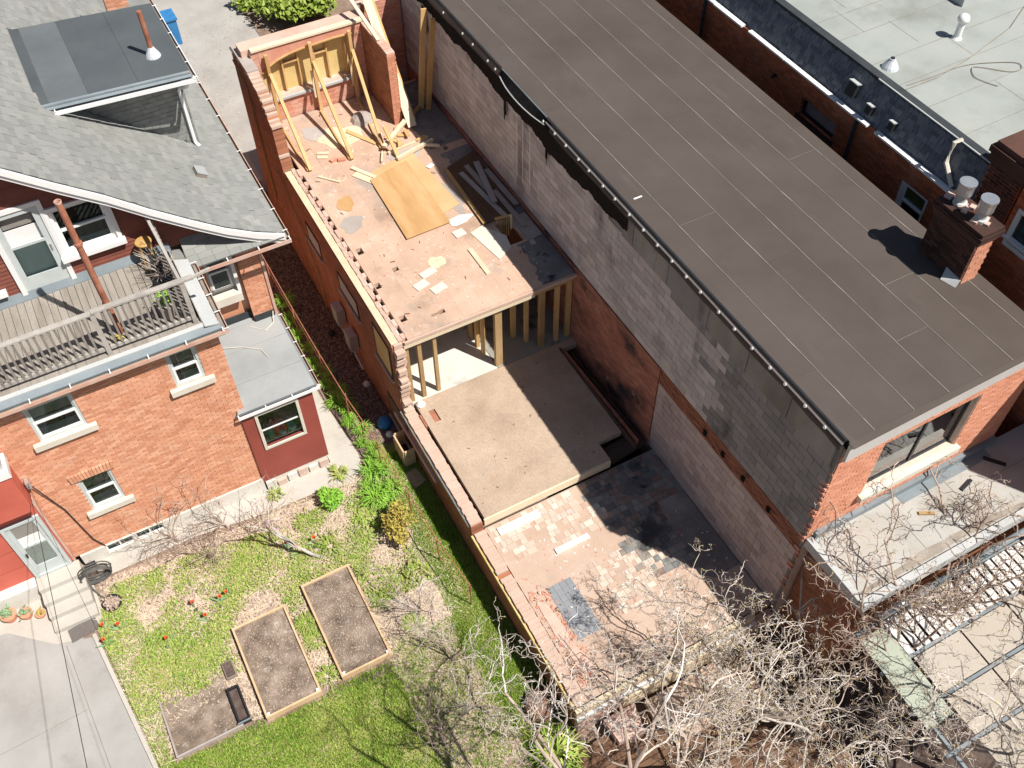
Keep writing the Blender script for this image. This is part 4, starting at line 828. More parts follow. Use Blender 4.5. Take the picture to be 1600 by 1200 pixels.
# flat roof edge, gutter and deck
s = S(); s.box(-12,-3.5,9.40,12.3,4.56,4.66); part(ho, 'deck_base', s, M['shinglebase'])
part(ho, 'soffit', S().box(-12,-3.42,9.24,9.52,4.545,4.56), M['gutterin'])
def gutter(parent, p, q, lip, mat='gutter', d=.11, brk=.75, name='gutter'):
    """open gutter from p to q; lip = unit vector from the wall to the outer lip"""
    p, q, l = np.array(p,float), np.array(q,float), np.array(lip,float); t = (q-p)/np.linalg.norm(q-p); up = np.array((0,0,1.0)); L = np.linalg.norm(q-p)
    s = S(); s.beam(p+l*d,q+l*d,.014,.10); s.beam(p+l*d/2-up*.045,q+l*d/2-up*.045,d-.02,.012)
    g = part(parent, name, s, M[mat]); part(g, 'gutter_bed', S().beam(p+l*d/2-up*.035,q+l*d/2-up*.035,d-.025,.006), M['gutterin'])
    n = max(1,int(L/brk))
    for k in range(n+1):
        c = p+t*(L*k/n*.98+.01*L); part(g, 'bracket', S().beam(c-l*.01+up*.052,c+l*(d+.02)+up*.052,.022,.008), M['white'])
    return g
gutter(ho, (-12,9.36,4.60),(-3.34,9.36,4.60),(0,-1,0))
gutter(ho, (-3.44,9.27,4.60),(-3.44,11.5,4.60),(1,0,0), brk=.55)
s = S(); s.prism([(-12,9.36,4.64),(-12,9.50,4.74),(-12,9.50,4.60),(-12,9.36,4.60)],(8.56,0,0)); part(ho, 'edge_flashing', s, M['bluegrey'])
s = S(); s.prism([(-12,9.47,4.745),(-12,9.56,4.765),(-12,9.56,4.70),(-12,9.47,4.70)],(8.3,0,0)); part(ho, 'edge_capping', s, M['palelead'])
it = []; x = -9
while x < -3.8:
    w_ = R.uniform(.2,.32); it.append(((x+w_/2,9.66,4.742+R.uniform(0,.006)),(w_/2-.006,0,0),(0,.095,.006),(0,0,.005))); x += w_
eb = part(ho, 'edge_underlay', S().box(-12,-3.7,9.56,9.80,4.70,4.735), M['shinglebase']); pieces(eb, 'shingle', it, M['deck'], 60)
s = S(); s.prism([(-3.74,9.42,4.76),(-3.46,9.42,4.70),(-3.46,11.55,4.70),(-3.74,11.55,4.80)],(0,0,.03)); part(ho, 'side_capping', s, M['palelead'])
part(ho, 'side_upstand', S().box(-3.76,-3.74,9.6,11.9,4.7,4.86), M['railwood'])
dk = part(ho, 'deck', S().box(-12,-3.78,9.76,12.02,4.66,4.705), M['darkgap'], label='weathered board roof deck')
x = -9.2
while x < -3.9:
    part(dk, 'deck_board', S().box(x,x+.138,9.80+R.uniform(-.01,.01),11.93,4.706,4.746+R.uniform(-.002,.003)), M['deck']); x += .148
part(ho, 'wall_flashing', S().prism([(-12,11.94,4.75),(-12,12.03,4.93),(-12,12.04,4.70),(-12,11.94,4.70)],(8.3,0,0)), M['bluegrey'])
# railing
rl = part(ho, 'railing', S().beam((-12,9.67,5.86),(-5.62,9.67,5.90),.12,.04), M['railwood'], label='weathered grey deck railing')
part(rl, 'top_rail', S().beam((-5.60,9.66,5.94),(-3.62,9.66,5.93),.12,.045), M['railwood'])
part(rl, 'top_rail', S().beam((-5.2,9.74,5.83),(-3.9,9.74,5.84),.04,.08), M['railwood'])
part(rl, 'bottom_rail', S().beam((-12,9.67,4.90),(-5.66,9.67,4.90),.05,.08), M['railwood']); part(rl, 'bottom_rail', S().beam((-5.54,9.67,4.90),(-3.92,9.67,4.90),.05,.08), M['railwood'])
for x in (-7.75,-5.60,-3.86): part(rl, 'post', S().box(x-.045,x+.045,9.62,9.71,4.755,5.93), M['railwood'])
x = -9.0
while x < -3.95:
    if all(abs(x-p) > .08 for p in (-7.75,-5.60,-3.86)): part(rl, 'baluster', S().beam((x,9.655,4.87),(x+R.uniform(-.01,.01),9.645,5.87),.042,.032,(0,1,0)), M['baluster'])
    x += .128
part(rl, 'side_rail', S().beam((-3.86,9.72,5.80),(-3.95,12.0,5.98),.06,.13), M['railwood'])
for k in range(16):
    y = 9.85+.132*k; part(rl, 'side_baluster', S().box(-3.885,-3.85,y-.02,y+.02,4.76,5.78), M['baluster'])
part(rl, 'outrigger', S().beam((-3.62,9.68,5.9),(-3.25,9.72,5.93),.05,.05), M['railwood'])
# gable wall
YG = 12.05
prof = [(-1.30,4.50),(-1.9,4.80),(-2.50,5.19),(-3.09,5.66),(-3.85,6.31),(-4.54,6.95),(-5.29,7.56),(-5.99,8.16),(-7.6,9.52)]
px_, pz_ = [p[0] for p in prof][::-1], [p[1] for p in prof][::-1]
rz = lambda x: float(np.interp(x, px_, pz_)); rxz = lambda z: float(np.interp(z, [p[1] for p in prof], [p[0] for p in prof]))
DR = (-6.68,-5.78,4.76,6.88); WG = (-5.66,-4.60,5.50,6.62); WL = (-8.6,-7.15,5.2,6.6)
s = S(); z = 4.0
while z < 9.3:
    xe = min(rxz(z+.24), -1.92); hs = [h for h in ((-6.70,-5.76,4.76,6.9),WG) if h[2] < z+.05 < h[3]]; a = -12
    for h in hs: s.box(a,h[0],YG,YG+.2,z,z+.1); a = h[1]
    if xe > a: s.box(a,xe,YG,YG+.2,z,z+.1)
    z += .1
gw = part(ho, 'gable_wall', s, M['darkgap'])
z = 4.78; k = 0
while z < 9.3:
    xe = min(rxz(z+.22), -2.0) if z > 4.6 else -2
    for a,b in [(-9.5,DR[0]-.02),(DR[1]+.02,WG[0]-.02),(WG[1]+.02,99)] if z < 6.9 else [(-9.5,99)]:
        if not (WG[2]-.12 < z+.05 < WG[3]) and b == WG[0]-.02: b = 99
        if not (WG[2]-.12 < z+.05 < WG[3]) and a == WG[1]+.02: continue
        b = min(b, xe)
        if b > a+.05:
            part(gw, 'clapboard', S().prism([(a,YG-.022,z),(a,YG-.004,z+.1),(a,YG+.0,z+.1),(a,YG+.0,z)],(b-a,0,0)), M['clap'])
    z += .1; k += 1
# attic door
dr = part(ho, 'door', S().holed('y', YG-.06,YG+.05, DR[0]-.1,DR[1]+.1,DR[2],DR[3]+.1,[(DR[0],DR[1],DR[2]-.1,DR[3])]), M['white'], label='white storm door onto the roof deck')
part(dr, 'door_leaf', S().holed('y', YG-.03,YG+.01, DR[0],DR[1],DR[2]+.01,DR[3],[(DR[0]+.13,DR[1]-.13,5.25,6.0),(DR[0]+.13,DR[1]-.13,6.06,6.76)]), M['greyframe'])
part(dr, 'pane', S().box(DR[0]+.13,DR[1]-.13,YG-.012,YG-.008,5.25,6.0), M['glass']); part(dr, 'screen', S().box(DR[0]+.13,DR[1]-.13,YG+.10,YG+.105,6.42,6.76), M['baluster'])
part(dr, 'blind', S().box(DR[0]+.1,DR[1]-.1,YG+.05,YG+.06,5.2,6.42), M['white']); part(dr, 'backing', S().box(DR[0]-.02,DR[1]+.02,YG+.18,YG+.2,4.7,6.95), M['dark']); part(dr, 'handle', S().box(DR[1]-.09,DR[1]-.06,YG-.06,YG-.03,5.75,5.9), M['steel'])
fr = sash(ho, *WG, YG-.04, 'white', sill=False, label='white attic window beside the storm door', blind=0)
part(fr, 'casing', S().holed('y', YG-.07,YG-.01, WG[0]-.09,WG[1]+.09,WG[2]-.02,WG[3]+.09,[WG]), M['white']); part(fr, 'sill', S().box(WG[0]-.13,WG[1]+.13,YG-.16,YG-.01,WG[2]-.12,WG[2]-.021), M['white'])
part(ho, 'window_sill', S().box(-8.2,-7.02,YG-.16,YG-.02,5.05,5.16), M['white'], label='end of a white window sill at the left picture edge')
# main roof with shingles laid in courses
s = S(); pr = [(-7.6,9.50)]+[(x,z-.03) for x,z in prof[:-1][::-1]]; s.prism([(x,11.565,z) for x,z in pr]+[(x,11.565,z-.10) for x,z in pr[::-1]],(0,16,0)); mr = part(ho, 'main_roof', s, M['shinglebase'])
s = S(); s.prism([(-7.6,11.64,9.5),(-14,11.64,4.6),(-14,11.64,4.5),(-7.6,11.64,9.4)],(0,16,0)); part(ho, 'far_slope', s, M['shingle'])
arc = [0]; P = [np.array(p) for p in prof]
for a,b in zip(P,P[1:]): arc.append(arc[-1]+np.linalg.norm(b-a))
def onprof(t): return np.array((np.interp(t,arc,[p[0] for p in P]), np.interp(t,arc,[p[1] for p in P])))
it = []; t = .0
DM = (-4.80,-2.05,15.02,17.7)      # dormer footprint
while t < 6.9:
    a = onprof(t); b = onprof(t+.14); d = (b-a)/np.linalg.norm(b-a); n = np.array((d[1],-d[0]));  n = n if n[1] > 0 else -n
    y = 11.60+R.uniform(-.2,0)
    while y < 21.5:
        w_ = R.choice([.17,.22,.28,.33,.25]); y0 = max(y,11.60); c = (a+b)/2+n*(.004+R.uniform(0,.007)); cy = (y0+y+w_)/2
        if not (DM[0]-.3 < c[0] < DM[1] and DM[2] < cy < DM[3]) and y+w_-y0 > .03:
            dv = np.array((d[0],0,d[1])); nv = np.array((n[0],0,n[1]))
            it.append(((c[0],cy,c[1]-.008), (0,(y+w_-y0)/2-.0025,0), dv*.078-nv*.005, nv*.006))
        y += w_
    t += .14
pieces(mr, 'shingle', it, M['shingle'], 300)
for (dz,th,y0,y1,m,nm) in ((.0,.15,11.50,11.56,'white','rake_board'),(-.145,.05,11.565,11.602,'bluegrey','rake_shadow_strip'),(-.185,.085,11.54,11.60,'white','rake_moulding')):
    s = S(); q = prof[:]
    s.prism([(x,y0,z+dz) for x,z in q]+[(x,y0,z+dz-th) for x,z in q[::-1]],(0,y1-y0,0)); part(ho, nm, s, M[m])
s = S(); s.prism([(x,11.603,z-.14) for x,z in prof[1:]]+[(x,11.603,z-.16) for x,z in prof[1:][::-1]],(0,.44,0)); part(ho, 'rake_soffit', s, M['redsiding'])
gutter(ho, (-1.33,11.5,4.46),(-1.33,27,4.46),(1,0,0), brk=.8)
# pent roof at the foot of the gable and its gutter
s = S(); s.prism([(-3.50,11.50,4.44),(-3.46,12.04,4.88),(-1.9,12.04,4.80),(-1.34,11.62,4.50),(-1.34,11.50,4.44)],(0,0,.03)); pt = part(ho, 'pent_roof', s, M['shinglebase'])
it = []
for r in range(5):
    x = -3.46+R.uniform(-.1,0); f = (r+.5)/5; xe = -1.4-.5*f
    while x < xe:
        w_ = min(R.choice([.2,.26,.32]), xe-x+.05); x0 = max(x,-3.47)
        it.append((((x0+x+w_)/2,11.50+.54*f,4.487+.43*f-.03*f*(x+3.4)), ((x+w_-x0)/2-.003,0,0), (0,.066,.052), (0,-.003,.005))); x += w_
pieces(pt, 'shingle', it, M['shingle'], 60)
gutter(ho, (-3.42,11.47,4.42),(-1.22,11.47,4.42),(0,-1,0), brk=.7)
# main wall below the pent roof: recessed window and brick pier
part(ho, 'recessed_wall', S().holed('y', 12.30,12.5,-3.6,-2.42,1.5,4.6,[(-3.16,-2.58,2.80,4.02)]), M['hbrick'])
sash(ho, -3.16,-2.58,2.80,4.02, 12.24, 'palelead', label='side sash window under the pent roof', blind=0, sillh=.24, over=.06, out=.22)
part(ho, 'window_jamb', S().box(-2.58,-2.50,12.1,12.3,2.8,4.1), M['white'])
pp = part(ho, 'brick_pier', S().box(-2.41,-1.92,12.07,12.5,G,4.42), M['hmortar'])
pieces(pp, 'brick', brickgrid('y', 12.06,-1,-2.42,-1.91,1.77,4.40,L=.22,H=.075,dp=.04,jit=.003), M['hbrick'], 110)
part(ho, 'corner_board', S().box(-1.905,-1.84,12.02,12.2,G,4.42), M['gutter'])
part(ho, 'side_wall', S().box(-2.2,-1.9,12.21,27,G,4.45), M['hbrick'])
# dormer
ZD = 7.32
dm = part(ho, 'dormer', S().box(DM[0],DM[1],DM[2]+.02,DM[3],5.0,ZD-.16), M['shinglebase'], label='flat-roofed dormer')
it = []
z = 4.9; r = 0
while z < ZD-.2:
    xl = max(rxz(z)-.1, DM[0]); x = xl - (r % 2)*.12
    while x < DM[1]:
        w_ = R.choice([.16,.2,.26]); x0, x1_ = max(x,xl), min(x+w_,DM[1])
        if x1_-x0 > .03: it.append((((x0+x1_)/2,DM[2]+.005-R.uniform(0,.006),z+.06),((x1_-x0)/2-.003,0,0),(0,.006,0),(0,-.008,.064)))
        x += w_
    z += .118; r += 1
pieces(dm, 'shingle', it, M['shingle'], 150)
s = S(); s.prism([(-5.10,14.46,ZD-.15),(-1.92,14.17,ZD-.15),(-1.92,17.32,ZD-.15),(-5.10,17.78,ZD-.15)],(0,0,.138)); dro = part(ho, 'dormer_roof', s, M['bluegrey'])
for a,b,m in ((-5.06,-4.82,'darkroof'),(-4.82,-4.02,'greyroof2'),(-4.02,-2.98,'darkroof'),(-2.98,-1.90,'darkroof')):
    if m == 'greyroof2': m_ = mk('mid_grey_membrane', [(.10,.112,.12),(.135,.148,.155)], .8, rough=.8, bump=.1)
    else: m_ = M[m]
    fy = lambda x: 14.22+(-1.92-x)*.091; by = lambda x: 17.30+(-1.92-x)*.145
    s = S(); s.prism([(a,fy(a),ZD-.01),(b-.006,fy(b),ZD-.01),(b-.006,by(b),ZD-.01),(a,by(a),ZD-.01)],(0,0,.01)); part(dro, 'roofing_sheet', s, m_)
s = S(); s.prism([(-5.08,14.42,ZD-.09),(-1.92,14.13,ZD-.09),(-1.92,14.22,ZD+.004),(-5.08,14.51,ZD+.004)],(0,.004,.006)); part(dro, 'front_flashing', s, M['bluegrey'])
gutter(ho, (-4.80,14.42,ZD-.15),(-1.84,14.15,ZD-.15),(0,-1,0),'whitegutter', d=.10, brk=9, name='dormer_gutter'); gutter(ho, (-1.91,14.05,ZD-.14),(-1.91,17.35,ZD-.14),(1,0,0),'whitegutter', d=.09, brk=.6, name='dormer_gutter')
part(ho, 'downspout', S().tube([(-2.05,14.12,ZD-.2),(-2.08,14.2,ZD-.34),(-2.14,14.85,ZD-.72),(-2.16,14.95,ZD-.85),(-2.16,14.95,5.06),(-2.10,14.84,4.98)],.042,6), M['whitegutter'])
vp = part(ho, 'vent_stack', S().tube([(-2.44,15.15,ZD),(-2.44,15.15,8.38)],.055,10), M['rust'], label='rusty vent pipe on the dormer roof'); part(vp, 'boot', S().lathe((-2.44,15.15,ZD),[(.17,0),(.15,.05),(.07,.2),(.06,.22)],14), M['cone'])
vd, vn = np.array((.83,0,-.56)), np.array((.56,0,.83)); vc = np.array((-2.45,13.62,5.16)); rv_ = part(ho, 'roof_vent', S().obox(vc+vn*.05,vd*.12,(0,.15,0),vn*.05), M['gutterin'], label='small boxy roof vent on the shingles'); part(rv_, 'lid', S().obox(vc+vn*.108,vd*.13,(0,.16,0),vn*.006), M['greyroof'])
cs = part(ho, 'chimney', S().box(-2.75,-2.25,18.75,19.3,4.5,7.6), M['hmortar']); pieces(cs, 'brick', brickgrid('y',18.75,-1,-2.76,-2.24,6.6,7.6,L=.21,H=.075,dp=.03), M['hbrick'], 40)
# rusty stack rising through the deck
ps = part(ho, 'soil_stack', S().tube([(-5.28,10.12,4.6),(-5.30,10.10,8.22)],.062,12,cap=False), M['rust'], label='tall rusty soil stack rising from the roof deck', smooth=True)
part(ps, 'pipe_mouth', S().lathe((-5.30,10.10,8.215),[(.066,-.04),(.066,0),(.05,0),(.05,-.06)],12,cap=False), M['gutter']); part(ps, 'pipe_dark', S().lathe((-5.30,10.10,8.15),[(.05,0),(.05,.005)],12), M['black'])
for z in (5.55,7.15): part(ps, 'pipe_collar', S().lathe((-5.29,10.11,z),[(.075,0),(.082,.02),(.082,.07),(.07,.09)],12), M['rust'])
# red one-storey addition
ad = part(ho, 'addition', S().holed('y', 9.48,9.6,-3.70,-1.98,-1.05,1.74,[(-3.34,-2.42,.22,1.46)]), M['redsiding'], label='small dark red addition with flat grey roof')
part(ho, 'addition_side', S().box(-2.08,-1.98,9.602,12.06,-1.05,1.66), M['redsiding'])
part(ho, 'addition_base', S().box(-3.66,-2.02,9.50,12.0,G,-1.052), M['foundation'])
for k in range(6):
    x = -3.66+.28*k; part(ho, 'foundation_stone', S().box(x,x+.22,9.44,9.5,G,G+R.uniform(.15,.33)), M['rmortar' if k % 2 else 'foundation'])
ar = part(ho, 'addition_roof', S().prism([(-3.78,9.40,1.74),(-1.86,9.40,1.74),(-1.86,12.05,1.66),(-3.55,12.28,1.66),(-3.55,9.53,1.736)],(0,0,.07)), M['bluegrey'])
for a,b in ((9.40,10.25),(10.26,11.28),(11.29,12.04)): part(ar, 'roofing_sheet', S().prism([(-3.74 if a < 9.5 else -3.54,a,1.813-.0302*(a-9.4)),(-1.89,a,1.813-.0302*(a-9.4)),(-1.89,b,1.813-.0302*(b-9.4)),(-3.54,b,1.813-.0302*(b-9.4))],(0,0,.008)), M['greyroof'])
part(ar, 'wall_flashing', S().box(-3.5,-2.42,12.2,12.24,1.74,1.95), M['slatebase']); part(ar, 'wall_flashing', S().box(-2.42,-1.92,11.99,12.02,1.745,1.93), M['slatebase'])
part(ar, 'roofing_sheet', S().box(-3.5,-2.43,12.045,12.2,1.70,1.743), M['greyroof'])
gutter(ho, (-3.76,9.39,1.74),(-1.80,9.39,1.74),(0,-1,0),'whitegutter',d=.06,brk=.5); gutter(ho, (-1.86,9.34,1.72),(-1.86,12.0,1.66),(1,0,0),d=.08,brk=.5)
part(ho, 'cable', S().tube([(-3.40,11.5,1.80),(-3.0,11.35,1.785),(-2.62,11.05,1.79),(-2.55,10.75,1.80)],.012,5), M['offwhite'])
part(ho, 'cable', S().tube([(-2.6,11.9,1.76),(-2.3,11.6,1.765),(-2.05,11.75,1.77),(-1.95,12.0,1.9)],.012,5), M['offwhite'])
a,b,c,d = -3.34,-2.42,.22,1.46
wq = part(ho, 'window', S().holed('y', 9.44,9.50,a-.07,b+.07,c-.07,d+.07,[(a,b,c,d)]), M['offwhite'], label='white framed window of the red addition with toys on its sill')
part(wq, 'mullion', S().box(a,b,9.50,9.53,.80,.84), M['white']); part(wq, 'pane', S().box(a,b,9.515,9.519,.84,d), M['glass']); part(wq, 'pane', S().box(a,b,9.535,9.539,c,.80), M['glass'])
part(wq, 'room_lining', S().box(a-.2,b+.2,10.3,10.32,-.2,1.65), M['dark']); part(wq, 'inner_sill', S().box(a,b,9.6,9.95,c-.1,c-.02), M['timberpale'])
for (x,y,z,r,h,m,lb_) in ((-3.0,9.72,.26,.10,.5,'red','red pot inside the addition window'),(-2.82,9.74,.26,.12,.32,'red','red bowl inside the addition window'),(-3.16,9.70,.26,.11,.3,'teal','teal jar inside the addition window'),(-2.86,9.66,.26,.09,.12,'white','small white dish inside the addition window'),(-2.62,9.68,.26,.11,.14,'white','white plate inside the addition window'),(-3.1,9.66,.26,.07,.1,'terracotta','small brown pot inside the addition window'),(-2.7,9.78,.26,.06,.3,'blueplastic','blue cup inside the addition window')):
    single('pot', S().lathe((x,y,z),[(r*.7,0),(r,h*.6),(r*.95,h),(r*.6,h)],12), M[m], lb_, 'pot', group='things on the addition window sill', smooth=True)
# red back porch at the lower left
po = part(ho, 'porch_wall', S().holed('y', 9.40,9.52,-13,-8.34,-.85,1.86,[(-9.14,-8.44,-.83,1.18)]), M['redbright'], label='coral red boarded back porch')
part(ho, 'porch_upper', S().box(-13,-8.30,9.02,9.52,1.86,3.14), M['redbright']); part(ho, 'porch_shadow_strip', S().box(-13,-8.32,9.1,9.39,1.80,1.855), M['darkgap'])  # dark strip painted as shade under the porch overhang
part(ho, 'porch_window_trim', S().box(-13,-8.26,8.98,9.5,3.142,3.35), M['white']); part(ho, 'porch_window', S().box(-13,-8.33,9.08,9.5,3.352,4.3), M['palelead'])
part(ho, 'corner_trim', S().box(-8.34,-8.29,9.38,9.46,-.9,1.79), M['gutter'])
for z in (-.3,.35,1.0,1.5): part(po, 'board_joint', S().box(-13,-9.2,9.396,9.399,z,z+.012), M['redsiding'])
d0 = part(ho, 'door', S().holed('y', 9.34,9.42,-9.20,-8.38,-.84,1.26,[(-9.12,-8.46,-.80,1.18)]), M['greyframe'], label='grey porch door at the top of the steps')
part(d0, 'door_leaf', S().holed('y', 9.38,9.42,-9.12,-8.46,-.80,1.18,[(-9.03,-8.55,-.45,.28),(-9.03,-8.55,.34,1.10)]), M['greyframe'])
part(d0, 'pane', S().box(-9.03,-8.55,9.395,9.40,-.45,.28), M['reflglass']); part(d0, 'screen', S().box(-9.03,-8.55,9.41,9.415,.66,1.10), M['baluster']); part(d0, 'blind', S().box(-9.03,-8.55,9.405,9.41,.34,.66), M['white']); part(d0, 'backing', S().box(-9.1,-8.5,9.46,9.48,-.7,1.1), M['palelead'])
part(d0, 'handle', S().box(-9.08,-9.05,9.33,9.37,.0,.12), M['black'])
part(ho, 'porch_lamp', S().lathe((-9.75,9.33,.55),[(.03,0),(.1,.1),(.12,.3),(.05,.42)],10), M['white']); 
sw = part(ho, 'steps', S().box(-9.22,-8.24,8.98,9.38,G,-.86), M['path'], label='concrete steps up to the porch door')
for k in range(3): part(sw, 'step', S().box(-9.22,-8.24,8.98-.30*(k+1),8.978-.30*k,G,-1.005-.145*k), M['path'])
part(ho, 'porch_plinth', S().box(-13,-9.24,9.15,9.42,G,-.86), M['foundation'])
# ================================================================== fast foliage meshes
NR = np.random.default_rng(5)
def fastmesh(name, V, mat, rnd):
    """V: (n, k, 3) polygons of k corners"""
    n, k, _ = V.shape; me = bpy.data.meshes.new(name)
    me.vertices.add(n*k); me.vertices.foreach_set('co', V.reshape(-1).astype(np.float32))
    me.loops.add(n*k); me.loops.foreach_set('vertex_index', np.arange(n*k, dtype=np.int32))
    me.polygons.add(n); me.polygons.foreach_set('loop_start', np.arange(0, n*k, k, dtype=np.int32))
    at = me.attributes.new('rnd', 'FLOAT', 'POINT'); at.data.foreach_set('value', np.repeat(rnd, k).astype(np.float32))
    me.materials.append(mat); me.update(calc_edges=True); return me
def blades(P, h, w, lean=.5):
    n = len(P); a = NR.uniform(0, 6.28, n); d = np.stack([np.cos(a), np.sin(a), 0*a], 1); b = NR.uniform(0, 6.28, n)
    hh = h*NR.uniform(.5, 1.3, n)[:, None]; tip = P+hh*np.stack([np.cos(b)*lean*NR.uniform(0,1,n), np.sin(b)*lean*NR.uniform(0,1,n), np.ones(n)], 1)
    return np.stack([P-d*w/2, P+d*w/2, tip], 1)
def leaves(P, s, flat=.6, asp=.55):
    n = len(P); a = NR.uniform(0, 6.28, n); t = NR.normal(0, 1-flat, (n, 2)); u = np.stack([np.cos(a), np.sin(a), t[:,0]], 1); v = np.stack([-np.sin(a), np.cos(a), t[:,1]], 1)
    ss = s*NR.uniform(.55, 1.4, n)[:, None]
    return np.stack([P-u*ss, P+v*ss*asp, P+u*ss, P-v*ss*asp], 1)
def patchy(x, y, f=1.0, ph=0.0):
    return np.sin(x*1.7*f+ph)*np.cos(y*2.1*f-ph*1.3)+.6*np.sin(x*3.9*f-y*3.1*f+ph)+.4*np.sin(x*7.3*f+2*ph)*np.sin(y*6.1*f)
def stuff(name, me, label=None, cat=None):
    o = bpy.data.objects.new(name, me); COL.objects.link(o); o['kind'] = 'stuff'; BASE[o] = (0,0,0)
    if label: o['label'] = label; o['category'] = cat
    return o
def rect(n, x0, x1, y0, y1, z): return np.stack([NR.uniform(x0,x1,n), NR.uniform(y0,y1,n), np.full(n,z)], 1)
def inbed(p, m=.05):
    x, y = p[:,0], p[:,1]; k = np.zeros(len(p), bool)
    for a,b,c,d in ((-5.70,-4.40,3.86,6.24),(-3.93,-2.72,3.92,6.5),(-7.65,-6.05,4.0,4.75)): k |= (x > a-m)&(x < b+m)&(y > c-m)&(y < d+m)
    return k
ed = lambda y: np.interp(y, [-2,4.07,6.4,7.7,8.3], [-7.45,-8.06,-8.32,-8.44,-8.15])      # edge of the driveway
# lawn grass
P = np.concatenate([rect(170000,-8.4,-.05,-1.6,4.6,G), rect(60000,-1.25,-.03,1.2,9.2,G), rect(12000,-8.5,-7.2,4,7.6,G)])
k = (P[:,0] > ed(P[:,1])+.05) & ~inbed(P); g = patchy(P[:,0],P[:,1],1.2,1.0)
k &= (P[:,1] < 4.15+.3*patchy(P[:,0],P[:,1],.8,2)) | ((P[:,0] > -1.15+.12*g) & (P[:,1] < 9)) | (P[:,0] < -7.6+.25*g)
k &= (NR.uniform(-1.8,1.2,len(P)) < g+.6) | ((P[:,0] > -1.0) & (P[:,1] > 1.5)); P = P[k]
stuff('lawn_grass', fastmesh('lawn_grass', blades(P,.085,.024,.9), M['grass'], NR.random(len(P))), 'bright green tufted lawn grass around the raised beds and along the ruin wall', 'grass')
# low green ground cover in the flower bed
P = rect(110000,-8.4,-1.2,5.2,8.95,G+.01); g = patchy(P[:,0],P[:,1],1.0,.4)
k = (P[:,0] > ed(P[:,1])+.08) & ~inbed(P) & (g > .18+NR.uniform(-1.0,1.0,len(P))) & (P[:,1] < np.interp(P[:,0],[-8.2,-6,-3.9,-1.5],[8.7,8.6,8.3,8.4])); P = P[k]; P[:,2] += NR.uniform(0,.09,len(P))
stuff('ground_cover', fastmesh('ground_cover', leaves(P,.026,.35), M['leaf'], NR.random(len(P))), 'patchy bright green ground cover in the flower bed', 'ground cover')
# leaf litter
P = np.concatenate([rect(34000,-8.4,-.9,4.2,8.95,G+.012), rect(12000,-2.8,-1.15,-.5,5.5,G+.012)]); k = (P[:,0] > ed(P[:,1])+.05) & ~inbed(P,.0) & (P[:,1] < np.interp(P[:,0],[-8.2,-6,-3.9,-1.5],[8.95,8.9,8.7,8.6])); P = P[k]; P[:,2] += NR.uniform(0,.02,len(P))
stuff('leaf_litter', fastmesh('leaf_litter', leaves(P,.036,.75,.6), M['litter'], NR.random(len(P))), 'dry pinkish leaf litter between the garden plants', 'leaves')
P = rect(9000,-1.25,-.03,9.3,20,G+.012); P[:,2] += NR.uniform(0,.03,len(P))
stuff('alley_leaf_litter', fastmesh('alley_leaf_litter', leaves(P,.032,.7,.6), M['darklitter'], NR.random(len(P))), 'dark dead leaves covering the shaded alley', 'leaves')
P = rect(900,-.5,3.1,20.6,31,G+.012)
stuff('driveway_litter', fastmesh('driveway_litter', leaves(P,.03,.8,.6), M['litter'], NR.random(len(P))), 'scattered dry leaves on the side driveway', 'leaves')
P = rect(14000,-8.3,-.5,4.0,8.8,G+.03); k = (P[:,0] > ed(P[:,1])+.1) & ~inbed(P,.05); P = P[k][:6500]; a = NR.uniform(0,3.14,len(P)); L = NR.uniform(.05,.22,len(P))[:,None]
d = np.stack([np.cos(a),np.sin(a),NR.uniform(-.1,.3,len(P))],1); q = np.stack([-np.sin(a),np.cos(a),0*a],1)*.005
stuff('dead_stems', fastmesh('dead_stems', np.stack([P-d*L-q,P+d*L-q,P+d*L+q,P-d*L+q],1), M['timberpale'], NR.random(len(P))), 'pale dead stalks strewn over the flower bed', 'stems')

# ------------------------------------------------------------------ raised beds
def raised_bed(x0,x1,y0,y1,h,label,mat='bedwood',t=.045,sides=4):
    b = thing('raised_bed', label, 'raised bed', ((x0+x1)/2,(y0+y1)/2,G))
    for (a,c,d,e) in ((x0,x1,y0,y0+t),(x0,x0+t,y0+t+.002,y1-t-.002),(x0,x1,y1-t,y1),(x1-t,x1,y0+t+.002,y1-t-.002))[:sides]: part(b, 'plank', S().box(a,c,d,e,G,G+h), M[mat])
    s = S(); nx, ny = 14, 26; V = []; F = []
    for j in range(ny+1):
        for i in range(nx+1): V.append((x0+t+(x1-x0-2*t)*i/nx, y0+t+(y1-y0-2*t)*j/ny, G+h-.055+R.uniform(-.018,.018)))
    for j in range(ny):
        for i in range(nx): q = j*(nx+1)+i; F.append((q,q+1,q+nx+2,q+nx+1))
    s.add(V,F); part(b, 'soil', s, M['bedsoil'], smooth=True)
    n = 900 if sides == 4 else 150; P = np.stack([NR.uniform(x0+.08,x1-.08,n),NR.uniform(y0+.08,y1-.08,n),np.full(n,G+h-.035)],1)
    me = fastmesh('straw', leaves(P,.022,.75,.35)-np.array(BASE[b]), M['litter'], NR.random(n)); o = bpy.data.objects.new('straw', me); COL.objects.link(o); o.parent = b; o['kind'] = 'stuff'
    for (cx,cy) in () if sides < 4 else ((x0+t+.03,y0+t+.03),(x1-t-.03,y0+t+.03)): part(b, 'corner_post', S().box(cx-.028,cx+.028,cy-.028,cy+.028,G,G+h+.012), M['white'])
    return b
raised_bed(-5.68,-4.42,3.88,6.21,.19,'left one of the two new wooden raised beds on the lawn edge')
raised_bed(-3.92,-2.73,3.95,6.47,.19,'right one of the two new wooden raised beds, nearest the ruin')
raised_bed(-7.62,-6.16,4.02,5.4,.10,'low grey-edged soil bed beside the driveway', 'timbergrey', .04, 2)
